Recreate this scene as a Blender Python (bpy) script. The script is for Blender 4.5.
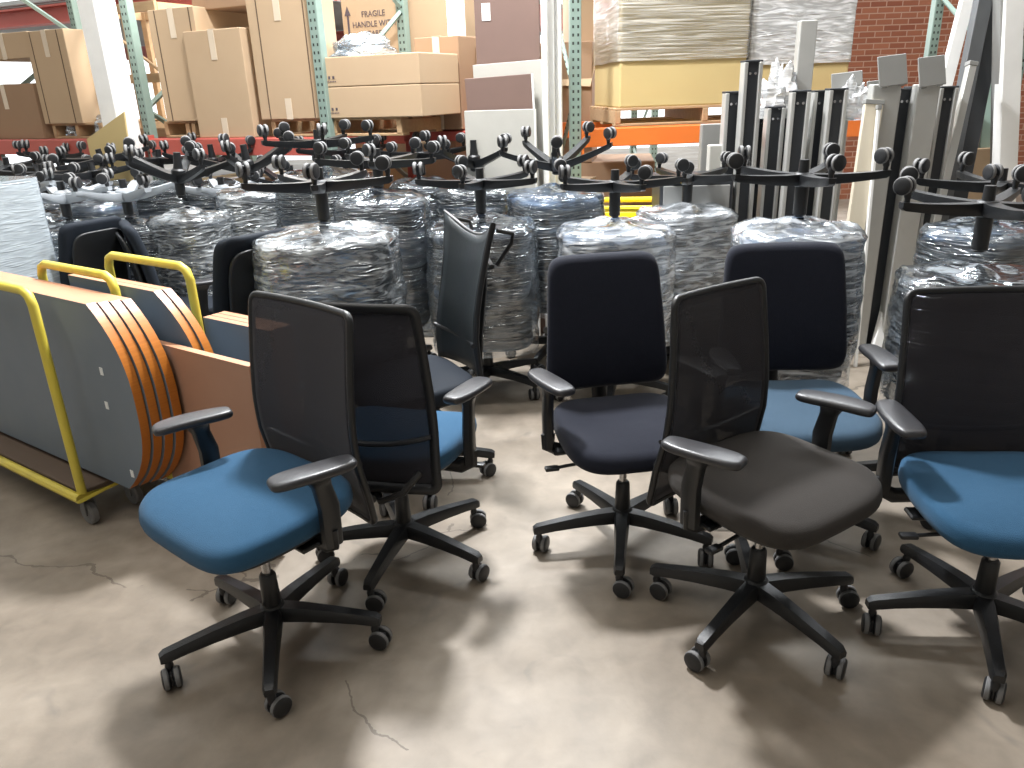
import bpy, bmesh, math, random
from mathutils import Vector, Matrix, noise
for o in list(bpy.data.objects): bpy.data.objects.remove(o)
S = bpy.context.scene
COL = S.collection
PI = math.pi
R = math.radians

# ---------------------------------------------------------------- camera
FOC = 770.0
CAM = Vector((0, 0, 1.6))
_p = R(20.9); _r = R(2.0)
FW = Vector((0, math.cos(_p), -math.sin(_p)))
_u0 = Vector((1, 0, 0)).cross(FW)
RT = Vector((1, 0, 0)) * math.cos(_r) - _u0 * math.sin(_r)
UP = RT.cross(FW)
cd = bpy.data.cameras.new('camera'); cam = bpy.data.objects.new('camera', cd); COL.objects.link(cam)
cd.sensor_width = 36; cd.lens = FOC / 1024 * 36; cd.clip_end = 200
cam.matrix_world = Matrix.Translation(CAM) @ Matrix((RT, UP, -FW)).transposed().to_4x4()
S.camera = cam
def ray(x, y): return FW + RT * ((x - 512) / FOC) - UP * ((y - 384) / FOC)
def on_z(x, y, z):
    d = ray(x, y); return CAM + d * ((z - CAM.z) / d.z)
def at_depth(x, y, Z): return CAM + ray(x, y) * Z
def on_plane(x, y, p, n):
    d = ray(x, y); return CAM + d * ((Vector(p) - CAM).dot(n) / d.dot(n))

# ---------------------------------------------------------------- light and exposure
S.view_settings.view_transform = 'Standard'; S.view_settings.look = 'None'
S.view_settings.gamma = 1; S.view_settings.use_curve_mapping = False
S.view_settings.exposure = 0.0
w = bpy.data.worlds.new('daylight'); S.world = w; w.use_nodes = True
bg = w.node_tree.nodes['Background']; bg.inputs[0].default_value = (0.93, 0.97, 1.0, 1); bg.inputs[1].default_value = 2.0
def area(name, loc, target, sx, sy, power, col=(1, 1, 1), spread=180):
    l = bpy.data.lights.new(name, 'AREA'); l.shape = 'RECTANGLE'; l.size = sx; l.size_y = sy; l.energy = power; l.color = col
    l.spread = R(spread)
    o = bpy.data.objects.new(name, l); COL.objects.link(o); o.location = loc
    o.rotation_euler = (Vector(target) - Vector(loc)).to_track_quat('-Z', 'Y').to_euler()
    return o
area('skylight_over_stacks', (-.5, 4.3, 4.5), (-.2, 2.6, 0), 0.45, 0.35, 390, (0.97, 0.98, 1.0))
area('fill_far_row', (0.6, 6.2, 4.6), (0.3, 4.0, 0.8), 6.0, 0.5, 400, (0.93, 0.97, 1.0))  # unseen lamp added to graze and brighten the stack tops from behind
area('fill_over_aisle', (-2.2, 0.8, 4.5), (-1.6, 2.3, 0), 2.4, 1.6, 50, (1.0, 0.97, 0.92))  # soft fill added over the aisle; no roof opening stands there
area('fill_before_racks', (-1.0, 3.2, 4.9), (-.9, 6.2, 1.8), 7.0, 1.0, 190, (1.0, 0.98, 0.94))  # lamp added to brighten the carton fronts on the racks
area('loading_door_back', (0.2, 10.4, 2.5), (0.2, 2.0, 0.8), 9.0, 3.0, 420, (0.97, 0.98, 1.0))
area('fill_by_column', (-1.6, 7.4, 3.4), (-3.3, 6.4, 1.9), .7, .7, 110, (1.0, 0.97, 0.92))  # small added lamp, aimed to brighten the column and nearby cartons

# ---------------------------------------------------------------- materials
def mat(name, col, rough=0.5, metal=0.0, col2=None, scale=8, bump=0.0, bscale=40, spec=0.5, sheen=0, stretch=None, detail=3):
    m = bpy.data.materials.new(name); m.use_nodes = True
    N = m.node_tree.nodes; L = m.node_tree.links; b = N['Principled BSDF']
    tc = N.new('ShaderNodeTexCoord'); mp = N.new('ShaderNodeMapping'); L.new(tc.outputs['Object'], mp.inputs[0])
    if stretch: mp.inputs['Scale'].default_value = stretch
    nz = N.new('ShaderNodeTexNoise'); nz.inputs['Scale'].default_value = scale; nz.inputs['Detail'].default_value = detail
    L.new(mp.outputs[0], nz.inputs[0])
    if col2 is None: col2 = tuple(min(1, c * 1.18 + .002) for c in col)
    mx = N.new('ShaderNodeMix'); mx.data_type = 'RGBA'
    mx.inputs[6].default_value = (*col, 1); mx.inputs[7].default_value = (*col2, 1)
    L.new(nz.outputs[0], mx.inputs[0]); L.new(mx.outputs[2], b.inputs['Base Color'])
    b.inputs['Roughness'].default_value = rough; b.inputs['Metallic'].default_value = metal
    b.inputs['Specular IOR Level'].default_value = spec
    if sheen: b.inputs['Sheen Weight'].default_value = sheen; b.inputs['Sheen Roughness'].default_value = .5
    if bump:
        n2 = N.new('ShaderNodeTexNoise'); n2.inputs['Scale'].default_value = bscale; L.new(mp.outputs[0], n2.inputs[0])
        bp = N.new('ShaderNodeBump'); bp.inputs['Strength'].default_value = bump; bp.inputs['Distance'].default_value = .01
        L.new(n2.outputs[0], bp.inputs['Height']); L.new(bp.outputs[0], b.inputs['Normal'])
    return m
def math_node(N, L, op, a, b=None):
    n = N.new('ShaderNodeMath'); n.operation = op
    for i, v in enumerate((a, b)):
        if v is None: continue
        if isinstance(v, (int, float)): n.inputs[i].default_value = v
        else: L.new(v, n.inputs[i])
    return n.outputs[0]

M = {}
M['plastic'] = mat('black_plastic', (.010, .011, .0125), .36, bump=.15, bscale=300)
M['pad'] = mat('armrest_rubber', (.028, .028, .031), .33, bump=.08, bscale=400)
M['wheel'] = mat('wheel_black', (.014, .015, .017), .45)
M['tread'] = mat('wheel_tread_grey', (.16, .16, .16), .6)
M['chrome'] = mat('steel', (.55, .55, .56), .22, 1.0)
M['blue'] = mat('blue_fabric', (.021, .072, .138), .9, sheen=.08, spec=.2, bump=.3, bscale=500, scale=60)
M['grey'] = mat('charcoal_grey_fabric', (.034, .030, .027), .92, sheen=.08, spec=.2, bump=.3, bscale=500, scale=60)
M['navy'] = mat('navy_fabric', (.009, .011, .020), .85, sheen=.08, spec=.2, bump=.3, bscale=500, scale=60)
M['paleblue'] = mat('faded_blue_fabric', (.045, .082, .125), .9, sheen=.08, spec=.2, bump=.3, bscale=500, scale=60)
M['leather'] = mat('dark_mesh_cloth', (.018, .024, .028), .42, bump=.2, bscale=200)
M['silver'] = mat('silver_plastic', (.40, .43, .46), .45, .2)
M['darkrail'] = mat('dark_rail', (.09, .095, .1), .45)
M['alu'] = mat('aluminium', (.46, .46, .44), .4, .35, bump=.05)
M['alu_dark'] = mat('black_channel', (.025, .028, .033), .45)
M['plate'] = mat('grey_steel_plate', (.24, .24, .23), .55, .1)
M['yellow'] = mat('yellow_paint', (.72, .58, .05), .45, col2=(.5, .42, .08), scale=12, detail=8)
M['laminate'] = mat('grey_laminate', (.12, .155, .20), .5, col2=(.16, .195, .235), scale=6, detail=6)
M['brown_lam'] = mat('brown_laminate', (.36, .19, .125), .5, col2=(.42, .24, .16), scale=5, detail=5)
M['edge_orange'] = mat('orange_wood_edge', (.62, .22, .03), .38, col2=(.42, .12, .015), scale=5, stretch=(1, 1, 30), detail=5)
M['edge_pink'] = mat('wood_edge_band', (.52, .26, .15), .5, col2=(.42, .19, .1), scale=5, stretch=(2, 40, 40))
M['wood'] = mat('pallet_wood', (.52, .36, .20), .8, col2=(.36, .22, .12), scale=6, stretch=(1, 6, 6), bump=.3, bscale=30)
M['deck_wood'] = mat('dark_board', (.10, .07, .05), .8)
M['card'] = mat('cardboard', (.52, .38, .245), .85, col2=(.47, .335, .21), scale=3, bump=.1, bscale=8)
M['card2'] = mat('cardboard_brown', (.36, .23, .14), .85, col2=(.30, .19, .115), scale=3, bump=.1, bscale=8)
M['card3'] = mat('cardboard_yellow', (.60, .47, .22), .8, col2=(.54, .41, .19), scale=3, bump=.1, bscale=8)
M['tape'] = mat('packing_tape', (.62, .52, .40), .35)
M['seam'] = mat('seam_shadow_gap', (.12, .08, .05), .9)
M['ink'] = mat('print_ink', (.09, .07, .08), .8)
M['orange'] = mat('orange_steel', (.85, .22, .04), .45, col2=(.75, .17, .03), scale=4)
M['red'] = mat('red_steel', (.50, .09, .07), .5, col2=(.42, .07, .05), scale=3)
M['pinkred'] = mat('faded_red_steel', (.55, .13, .10), .5, col2=(.45, .09, .07), scale=3)
M['white'] = mat('white_paint', (.80, .80, .78), .6)
M['cream'] = mat('cream_board', (.44, .43, .39), .6, bump=.05)
M['creamlight'] = mat('pale_timber', (.70, .64, .52), .6, col2=(.62, .55, .42), stretch=(4, 4, .5))
M['mauve'] = mat('brown_mauve_board', (.19, .12, .10), .6, col2=(.17, .11, .09), scale=10)
M['crate'] = mat('yellow_crate_plastic', (.85, .66, .03), .4)
M['deckmetal'] = mat('corrugated_metal', (.30, .29, .27), .5, .3)
M['white_mark'] = mat('scuff_label', (.7, .72, .72), .6)
M['darkstuff'] = mat('dark_upholstery', (.012, .016, .023), .75, spec=.2)
M['bluestuff'] = mat('blue_grey_shell', (.09, .14, .21), .5)
M['greenpanel'] = mat('pale_green_frame', (.42, .58, .52), .4)

def green_upright():
    m = mat('green_upright_steel', (.20, .28, .24), .5, col2=(.25, .33, .29), scale=20)
    N = m.node_tree.nodes; L = m.node_tree.links; b = N['Principled BSDF']
    tc = N.new('ShaderNodeTexCoord'); sp = N.new('ShaderNodeSeparateXYZ'); L.new(tc.outputs['Object'], sp.inputs[0])
    z = math_node(N, L, 'MULTIPLY', sp.outputs[2], 20.0); z = math_node(N, L, 'FRACT', z); z = math_node(N, L, 'SUBTRACT', z, .5)
    z = math_node(N, L, 'ABSOLUTE', z); z = math_node(N, L, 'MULTIPLY', z, .05)
    x = math_node(N, L, 'ABSOLUTE', sp.outputs[0]); x = math_node(N, L, 'SUBTRACT', x, .017); x = math_node(N, L, 'ABSOLUTE', x)
    mxm = math_node(N, L, 'MAXIMUM', math_node(N, L, 'MULTIPLY', z, .7), x)
    hole = math_node(N, L, 'LESS_THAN', mxm, .0065)
    old = b.inputs['Base Color'].links[0].from_socket
    mx = N.new('ShaderNodeMix'); mx.data_type = 'RGBA'; L.new(hole, mx.inputs[0]); L.new(old, mx.inputs[6]); mx.inputs[7].default_value = (.02, .025, .022, 1)
    L.new(mx.outputs[2], b.inputs['Base Color'])
    return m
M['green'] = green_upright()

def mesh_fabric(name, col, alpha):
    m = mat(name, col, .8, scale=200, sheen=.15)
    N = m.node_tree.nodes; L = m.node_tree.links; b = N['Principled BSDF']; out = N['Material Output']
    t = N.new('ShaderNodeBsdfTransparent'); mx = N.new('ShaderNodeMixShader'); mx.inputs[0].default_value = alpha
    L.new(t.outputs[0], mx.inputs[1]); L.new(b.outputs[0], mx.inputs[2]); L.new(mx.outputs[0], out.inputs[0])
    return m
M['mesh'] = mesh_fabric('black_mesh_fabric', (.014, .013, .019), .84)

def film(name, body, tr, stretch, white=.25, rough=.12, bumpd=.02, ior=2.6, rs=7):
    """stretch film: mostly clear, wrinkled, milky where it is folded over itself"""
    m = bpy.data.materials.new(name); m.use_nodes = True
    N = m.node_tree.nodes; L = m.node_tree.links; b = N['Principled BSDF']; out = N['Material Output']
    b.inputs['Base Color'].default_value = (*body, 1); b.inputs['Roughness'].default_value = rough
    b.inputs['Specular IOR Level'].default_value = .9; b.inputs['Coat Weight'].default_value = .6
    tc = N.new('ShaderNodeTexCoord'); mp = N.new('ShaderNodeMapping'); mp.inputs['Scale'].default_value = stretch
    L.new(tc.outputs['Object'], mp.inputs[0])
    nz = N.new('ShaderNodeTexNoise'); nz.inputs['Scale'].default_value = 5; nz.inputs['Detail'].default_value = 5; nz.inputs['Distortion'].default_value = 1.6
    rg = N.new('ShaderNodeTexNoise'); rg.noise_type = 'RIDGED_MULTIFRACTAL'; rg.inputs['Scale'].default_value = rs; rg.inputs['Detail'].default_value = 4; rg.inputs['Distortion'].default_value = .8; L.new(mp.outputs[0], rg.inputs[0])
    L.new(mp.outputs[0], nz.inputs[0])
    bp = N.new('ShaderNodeBump'); bp.inputs['Strength'].default_value = 1; bp.inputs['Distance'].default_value = bumpd
    L.new(rg.outputs[0], bp.inputs['Height']); L.new(bp.outputs[0], b.inputs['Normal'])
    rp = N.new('ShaderNodeMapRange'); rp.inputs[1].default_value = .42; rp.inputs[2].default_value = .68
    rp.inputs[3].default_value = tr; rp.inputs[4].default_value = min(1, tr + white)
    L.new(nz.outputs[0], rp.inputs[0])
    t = N.new('ShaderNodeBsdfTransparent'); t.inputs[0].default_value = (.95, .97, 1, 1)
    gl = N.new('ShaderNodeBsdfGlossy'); gl.inputs[0].default_value = (.9, .95, 1, 1); gl.inputs[1].default_value = rough; L.new(bp.outputs[0], gl.inputs['Normal'])
    fr = N.new('ShaderNodeFresnel'); fr.inputs[0].default_value = ior; L.new(bp.outputs[0], fr.inputs['Normal'])
    mx = N.new('ShaderNodeMixShader'); L.new(rp.outputs[0], mx.inputs[0]); L.new(t.outputs[0], mx.inputs[1]); L.new(b.outputs[0], mx.inputs[2])
    m2 = N.new('ShaderNodeMixShader'); L.new(fr.outputs[0], m2.inputs[0]); L.new(mx.outputs[0], m2.inputs[1]); L.new(gl.outputs[0], m2.inputs[2])
    L.new(m2.outputs[0], out.inputs[0])
    return m
M['film'] = film('stretch_film', (.55, .62, .68), .03, (.9, .9, 9), .24, .12, .012, 2.5, 8)
M['film_loose'] = film('crumpled_film', (.72, .77, .80), .12, (1.4, 1.4, 6), .6, .16, .014, 2.4, 7)
M['film_box'] = film('stretch_film_on_carton', (1.0, .96, .86), .10, (.4, .4, 16), .55, .25, .0022, 1.3, 6)
M['film_glare'] = film('glare_whitened_film', (.85, .90, .95), .18, (1.1, 1.1, 6), .6, .16, .012, 2.2, 6)  # extra white body stands in for light glaring off the loose film
M['film_white'] = film('white_glaring_film', (.93, .94, .95), .45, (1, 1, 6), .5, .2, .01, 1.6, 6)  # whiter still, so the glare is part of the film's colour
M['film_milk'] = film('milky_film_roll', (.50, .56, .60), .72, (1, 1, 10), .25, .18, .004, 1.5, 6)

def concrete():
    m = bpy.data.materials.new('worn_concrete'); m.use_nodes = True
    N = m.node_tree.nodes; L = m.node_tree.links; b = N['Principled BSDF']
    tc = N.new('ShaderNodeTexCoord')
    def nz(s, d=6, dist=0):
        n = N.new('ShaderNodeTexNoise'); n.inputs['Scale'].default_value = s; n.inputs['Detail'].default_value = d; n.inputs['Distortion'].default_value = dist
        L.new(tc.outputs['Object'], n.inputs[0]); return n.outputs[0]
    r = N.new('ShaderNodeValToRGB'); L.new(nz(1.1, 8, .6), r.inputs[0])
    e = r.color_ramp.elements; e[0].position = .32; e[0].color = (.17, .138, .105, 1); e[1].position = .68; e[1].color = (.36, .315, .265, 1)
    x = r.color_ramp.elements.new(.5); x.color = (.27, .23, .185, 1)
    r2 = N.new('ShaderNodeValToRGB'); L.new(nz(9, 8, .3), r2.inputs[0]); r2.color_ramp.elements[0].position = .3; r2.color_ramp.elements[0].color = (.78, .77, .75, 1)
    r2.color_ramp.elements[1].position = .7; r2.color_ramp.elements[1].color = (1.08, 1.07, 1.05, 1)
    mu = N.new('ShaderNodeMix'); mu.data_type = 'RGBA'; mu.blend_type = 'MULTIPLY'; mu.inputs[0].default_value = 1
    L.new(r.outputs[0], mu.inputs[6]); L.new(r2.outputs[0], mu.inputs[7])
    # cracks
    nv = N.new('ShaderNodeTexNoise'); nv.inputs['Scale'].default_value = 3; nv.inputs['Detail'].default_value = 6; L.new(tc.outputs['Object'], nv.inputs[0])
    va = N.new('ShaderNodeVectorMath'); va.operation = 'MULTIPLY_ADD'; L.new(nv.outputs['Color'], va.inputs[0]); va.inputs[1].default_value = (.35, .35, 0); L.new(tc.outputs['Object'], va.inputs[2])
    vo = N.new('ShaderNodeTexVoronoi'); vo.feature = 'DISTANCE_TO_EDGE'; vo.inputs['Scale'].default_value = .62; L.new(va.outputs[0], vo.inputs[0])
    ck = math_node(N, L, 'LESS_THAN', vo.outputs['Distance'], .0022)
    gate = math_node(N, L, 'GREATER_THAN', nz(.8, 2), .46)
    ck = math_node(N, L, 'MULTIPLY', ck, gate)
    ck = math_node(N, L, 'MULTIPLY', ck, .6)
    m3 = N.new('ShaderNodeMix'); m3.data_type = 'RGBA'; L.new(ck, m3.inputs[0]); L.new(mu.outputs[2], m3.inputs[6]); m3.inputs[7].default_value = (.08, .065, .05, 1)
    # dark scuffs
    st = N.new('ShaderNodeMapRange'); L.new(nz(4.5, 3, 1.0), st.inputs[0]); st.inputs[1].default_value = .64; st.inputs[2].default_value = .76; st.inputs[3].default_value = 0; st.inputs[4].default_value = .55
    m4 = N.new('ShaderNodeMix'); m4.data_type = 'RGBA'; L.new(st.outputs[0], m4.inputs[0]); L.new(m3.outputs[2], m4.inputs[6]); m4.inputs[7].default_value = (.13, .115, .1, 1)
    L.new(m4.outputs[2], b.inputs['Base Color'])
    rr = N.new('ShaderNodeMapRange'); L.new(nz(2.5), rr.inputs[0]); rr.inputs[3].default_value = .42; rr.inputs[4].default_value = .7
    L.new(rr.outputs[0], b.inputs['Roughness'])
    bp = N.new('ShaderNodeBump'); bp.inputs['Strength'].default_value = .25; bp.inputs['Distance'].default_value = .004; L.new(nz(30, 8), bp.inputs['Height']); L.new(bp.outputs[0], b.inputs['Normal'])
    return m
M['floor'] = concrete()
def bricks():
    m = bpy.data.materials.new('red_brick'); m.use_nodes = True
    N = m.node_tree.nodes; L = m.node_tree.links; b = N['Principled BSDF']
    tc = N.new('ShaderNodeTexCoord'); mp = N.new('ShaderNodeMapping'); mp.inputs['Rotation'].default_value = (PI / 2, 0, 0); L.new(tc.outputs['Object'], mp.inputs[0])
    br = N.new('ShaderNodeTexBrick'); L.new(mp.outputs[0], br.inputs[0]); br.inputs['Scale'].default_value = 1
    br.inputs['Brick Width'].default_value = .21; br.inputs['Row Height'].default_value = .072; br.inputs['Mortar Size'].default_value = .007
    br.inputs['Color1'].default_value = (.27, .085, .045, 1); br.inputs['Color2'].default_value = (.38, .14, .075, 1); br.inputs['Mortar'].default_value = (.50, .30, .22, 1)
    L.new(br.outputs[0], b.inputs['Base Color']); b.inputs['Roughness'].default_value = .85
    bp = N.new('ShaderNodeBump'); bp.inputs['Distance'].default_value = .01; L.new(br.outputs[1], bp.inputs['Height']); bp.invert = True; L.new(bp.outputs[0], b.inputs['Normal'])
    return m
M['brick'] = bricks()

# ---------------------------------------------------------------- mesh helpers
def obj(name, bm, m, parent=None, smooth=False, loc=None, ang=40):
    me = bpy.data.meshes.new(name)
    bmesh.ops.recalc_face_normals(bm, faces=bm.faces)
    bm.to_mesh(me); bm.free()
    for x in (m if isinstance(m, (list, tuple)) else [m]): me.materials.append(x)
    if smooth:
        me.polygons.foreach_set('use_smooth', [True] * len(me.polygons))
        try: me.set_sharp_from_angle(angle=R(ang))
        except Exception: pass
    o = bpy.data.objects.new(name, me); COL.objects.link(o)
    if parent: o.parent = parent
    if loc: o.location = loc
    return o
def tag(o, label, cat, group=None):
    o['label'] = label; o['category'] = cat
    if group: o['group'] = group
    return o
def thing(name, label, cat, loc=(0, 0, 0), rz=0, group=None, rot=None):
    o = bpy.data.objects.new(name, None); COL.objects.link(o); o.empty_display_size = .1
    o.location = loc; o.rotation_euler = rot if rot else (0, 0, rz)
    return tag(o, label, cat, group)
def struct(name, bm, m, smooth=False):
    o = obj(name, bm, m, smooth=smooth); o['kind'] = 'structure'; return o
def copy_tree(o, parent=None):
    c = o.copy(); COL.objects.link(c)
    if parent: c.parent = parent
    for ch in [x for x in bpy.data.objects if x.parent == o]: copy_tree(ch, c)
    return c
KIDS = {}
def fast_copy(root):
    """copies a thing with its parts and sub-parts"""
    c = root.copy(); COL.objects.link(c)
    for ch in root.children:
        d = ch.copy(); COL.objects.link(d); d.parent = c
        for g in ch.children:
            e = g.copy(); COL.objects.link(e); e.parent = d
    return c
def B(): return bmesh.new()
def box(bm, c, s, bev=0, mi=0, mt=None, seg=1):
    r = bmesh.ops.create_cube(bm, size=1)
    vs = r['verts']
    for v in vs: v.co = Vector((v.co.x * s[0], v.co.y * s[1], v.co.z * s[2])) + Vector(c)
    fs = set(f for v in vs for f in v.link_faces)
    if bev:
        es = list(set(e for v in vs for e in v.link_edges))
        rr = bmesh.ops.bevel(bm, geom=es, offset=bev, segments=seg, affect='EDGES', profile=.5)
        vs = list(set(list(rr['verts'])) | set(v for f in rr['faces'] for v in f.verts))
        vs = list(set(v for v in vs if v.is_valid)); fs = set(f for v in vs for f in v.link_faces)
    for f in fs: f.material_index = mi
    if mt is not None:
        for v in vs: v.co = mt @ v.co
    return vs
def lathe(bm, prof, n=20, mt=None, mi=0, cap=True):
    rings = []
    for r, z in prof:
        rings.append([bm.verts.new((r * math.cos(2 * PI * i / n), r * math.sin(2 * PI * i / n), z)) for i in range(n)])
    fs = []
    for a, b in zip(rings, rings[1:]):
        for i in range(n): fs.append(bm.faces.new((a[i], a[(i + 1) % n], b[(i + 1) % n], b[i])))
    if cap:
        fs.append(bm.faces.new(rings[0][::-1])); fs.append(bm.faces.new(rings[-1]))
    for f in fs: f.material_index = mi
    if mt is not None:
        for r in rings:
            for v in r: v.co = mt @ v.co
def tube(bm, pts, rx, ry=None, n=10, closed=False, mi=0, up=Vector((0, 0, 1)), radii=None):
    """sweep an ellipse along points; rx is along the side direction, ry along the other"""
    ry = rx if ry is None else ry
    P = [Vector(p) for p in pts]; rings = []; k = len(P)
    side = None
    for i, p in enumerate(P):
        if closed: t = (P[(i + 1) % k] - P[i - 1])
        else: t = P[min(i + 1, k - 1)] - P[max(i - 1, 0)]
        t.normalize()
        if side is None:
            side = t.cross(up)
            if side.length < .05: side = t.cross(Vector((1, 0, 0)))
        else: side = side - t * side.dot(t)
        side.normalize(); o = side.cross(t)
        f = radii[i] if radii else 1
        rings.append([bm.verts.new(p + side * (rx * f * math.cos(2 * PI * j / n)) + o * (ry * f * math.sin(2 * PI * j / n))) for j in range(n)])
    for i in range(k if closed else k - 1):
        a, b = rings[i], rings[(i + 1) % k]
        for j in range(n):
            bm.faces.new((a[j], a[(j + 1) % n], b[(j + 1) % n], b[j])).material_index = mi
    if not closed:
        bm.faces.new(rings[0][::-1]).material_index = mi; bm.faces.new(rings[-1]).material_index = mi
def loft(bm, rings, mi=0, cap=True):
    rs = [[bm.verts.new(p) for p in r] for r in rings]; n = len(rs[0])
    for a, b in zip(rs, rs[1:]):
        for j in range(n): bm.faces.new((a[j], a[(j + 1) % n], b[(j + 1) % n], b[j])).material_index = mi
    if cap: bm.faces.new(rs[0][::-1]).material_index = mi; bm.faces.new(rs[-1]).material_index = mi
def prism(bm, poly, h, mi=0, mt=None):
    """extrude an xy polygon up by h"""
    a = [bm.verts.new((x, y, 0)) for x, y in poly]; b = [bm.verts.new((x, y, h)) for x, y in poly]; n = len(a)
    fs = [bm.faces.new(a[::-1]), bm.faces.new(b)]
    for i in range(n): fs.append(bm.faces.new((a[i], a[(i + 1) % n], b[(i + 1) % n], b[i])))
    for f in fs: f.material_index = mi
    if mt is not None:
        for v in a + b: v.co = mt @ v.co
    return fs
def sup(w, d, n, k):
    """superellipse outline"""
    o = []
    for i in range(k):
        a = 2 * PI * i / k; c, s = math.cos(a), math.sin(a)
        o.append((math.copysign(abs(c) ** (2 / n), c) * w / 2, math.copysign(abs(s) ** (2 / n), s) * d / 2))
    return o
def pillow(bm, w, d, t, n=4.0, er=None, k=48, f=None, mi=0, crown=0.012):
    er = er or t / 2
    prof = [(1e9, 0), (.20, 0), (.10, 0)]
    for i in range(5):
        a = -PI / 2 + PI / 2 * i / 4
        prof.append((er * (1 - math.cos(a)), er + er * math.sin(a)))
    for i in range(5):
        a = PI / 2 * i / 4
        prof.append((er * (1 - math.cos(a)), t - er + er * math.sin(a)))
    prof += [(.07, t + crown * .5), (.14, t + crown), (.19, t + crown * 1.1), (1e9, t + crown * 1.1)]
    out = sup(w, d, n, k); rings = []
    for ins, z in prof:
        sx = max(0.0, 1 - ins / (w / 2)); sy = max(0.0, 1 - ins / (d / 2))
        if ins > 1: sx = sy = .02
        pts = [Vector((x * sx, y * sy, z)) for x, y in out]
        rings.append([f(p) for p in pts] if f else pts)
    loft(bm, rings, mi)
def ringfill(bm, outline, f, steps=8):
    """fill an outline towards its centre; f maps (u, v) to space"""
    c = Vector((sum(p[0] for p in outline) / len(outline), sum(p[1] for p in outline) / len(outline)))
    prev = None
    for s in range(steps + 1):
        q = 1 - s / steps * .97
        r = [bm.verts.new(f(c.x + (u - c.x) * q, c.y + (v - c.y) * q)) for u, v in outline]
        if prev:
            for j in range(len(r)): bm.faces.new((prev[j], prev[(j + 1) % len(r)], r[(j + 1) % len(r)], r[j]))
        prev = r
    bm.faces.new(prev)

# ---------------------------------------------------------------- office chair parts (chair faces +Y, floor at z = 0)
def arm_mesh(bm, a, sil=False, L=.32, steep=False):
    d = Vector((math.cos(a), math.sin(a), 0)); s = Vector((-d.y, d.x, 0))
    if sil: P = [(.02, .140, .032, .028), (.10, .138, .030, .026), (.20, .116, .026, .022), (.28, .094, .022, .017), (L + .008, .088, .019, .013)]
    else: P = [(.02, .122, .028, .026), (.09, .122, .026, .024), (.18, .116, .022, .021), (.26, .108, .020, .018), (L, .100, .019, .017), (L + .014, .096, .014, .012)]
    if steep: P = [(r, z + .045 - .15 * max(0, r - .02), a_, b_) for r, z, a_, b_ in P]; P = [(r, z + .045 * (1 - r / L), a_, b_) for r, z, a_, b_ in P]
    rings = []
    for r, z, hw, hh in P:
        c = d * r + Vector((0, 0, z))
        rings.append([c + s * x * hw + Vector((0, 0, y * hh)) for x, y in ((-1, -.8), (1, -.8), (1.0, .3), (.72, 1), (-.72, 1), (-1.0, .3))])
    loft(bm, rings)
def base_mesh(sil=False, steep=False):
    bm = B()
    for k in range(5): arm_mesh(bm, 2 * PI * k / 5, sil, steep=steep)
    if steep:
        lathe(bm, [(.030, .15), (.040, .16), (.042, .20), (.034, .215), (.030, .22)], 20); return bm
    if sil: lathe(bm, [(.034, .095), (.050, .11), (.052, .15), (.038, .17), (.030, .175)], 20)
    else: lathe(bm, [(.030, .096), (.038, .100), (.042, .106), (.042, .135), (.036, .150), (.030, .155)], 20)
    return bm
def caster_mesh():
    bm = B()
    for s in (-1, 1):
        mt = Matrix.Translation((.014, s * .014, .0285)) @ Matrix.Rotation(PI / 2, 4, 'X')
        lathe(bm, [(.008, -.011), (.022, -.0105), (.0265, -.008), (.0265, .008), (.022, .0105), (.008, .011)], 18, mt, 0)
        lathe(bm, [(.0270, -.006), (.0287, -.004), (.0287, .004), (.0270, .006)], 18, mt, 1)
    box(bm, (.014, 0, .030), (.034, .010, .036), .003)
    lathe(bm, [(.009, .040), (.012, .060), (.009, .075), (.009, .10)], 10)
    for v in bm.verts:
        v.co.x *= 1.12; v.co.y *= 1.08
        if v.co.z < .07: v.co.z *= 1.12
    return bm
BASE = {}
def make_base(parent, phase, sil=False, turn=0.7, rnd=None, name='star_base', steep=False):
    rnd = rnd or random.Random(1)
    key = 'steep' if steep else 'sil' if sil else 'dark'
    if key not in BASE:
        b = obj(name, base_mesh(sil, steep), M['silver'] if sil else M['plastic'], smooth=True, ang=35)
        BASE[key] = b.data; b.parent = parent
    else:
        b = bpy.data.objects.new(name, BASE[key]); COL.objects.link(b); b.parent = parent
    b.rotation_euler = (0, 0, phase)
    for k in range(5):
        a = 2 * PI * k / 5
        if 'caster' not in BASE:
            c = obj('caster', caster_mesh(), [M['wheel'], M['tread']], smooth=True, ang=35); BASE['caster'] = c.data
        else:
            c = bpy.data.objects.new('caster', BASE['caster']); COL.objects.link(c)
        c.parent = b; c.location = (math.cos(a) * .313, math.sin(a) * .313, 0)
        c.rotation_euler = (0, 0, rnd.uniform(0, 2 * PI))
    return b
def back_y(z, lean=0.0):
    """distance of a backrest behind the chair's axis at height z"""
    P = [(.34, -.268), (.42, -.252), (.52, -.238), (.62, -.228), (.72, -.236), (.85, -.262), (1.0, -.298), (1.15, -.34), (1.3, -.39)]
    for (a, ya), (b, yb) in zip(P, P[1:]):
        if z <= b or b == P[-1][0]:
            t = (z - a) / (b - a); return ya + (yb - ya) * t - lean * max(0, z - .5)
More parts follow.
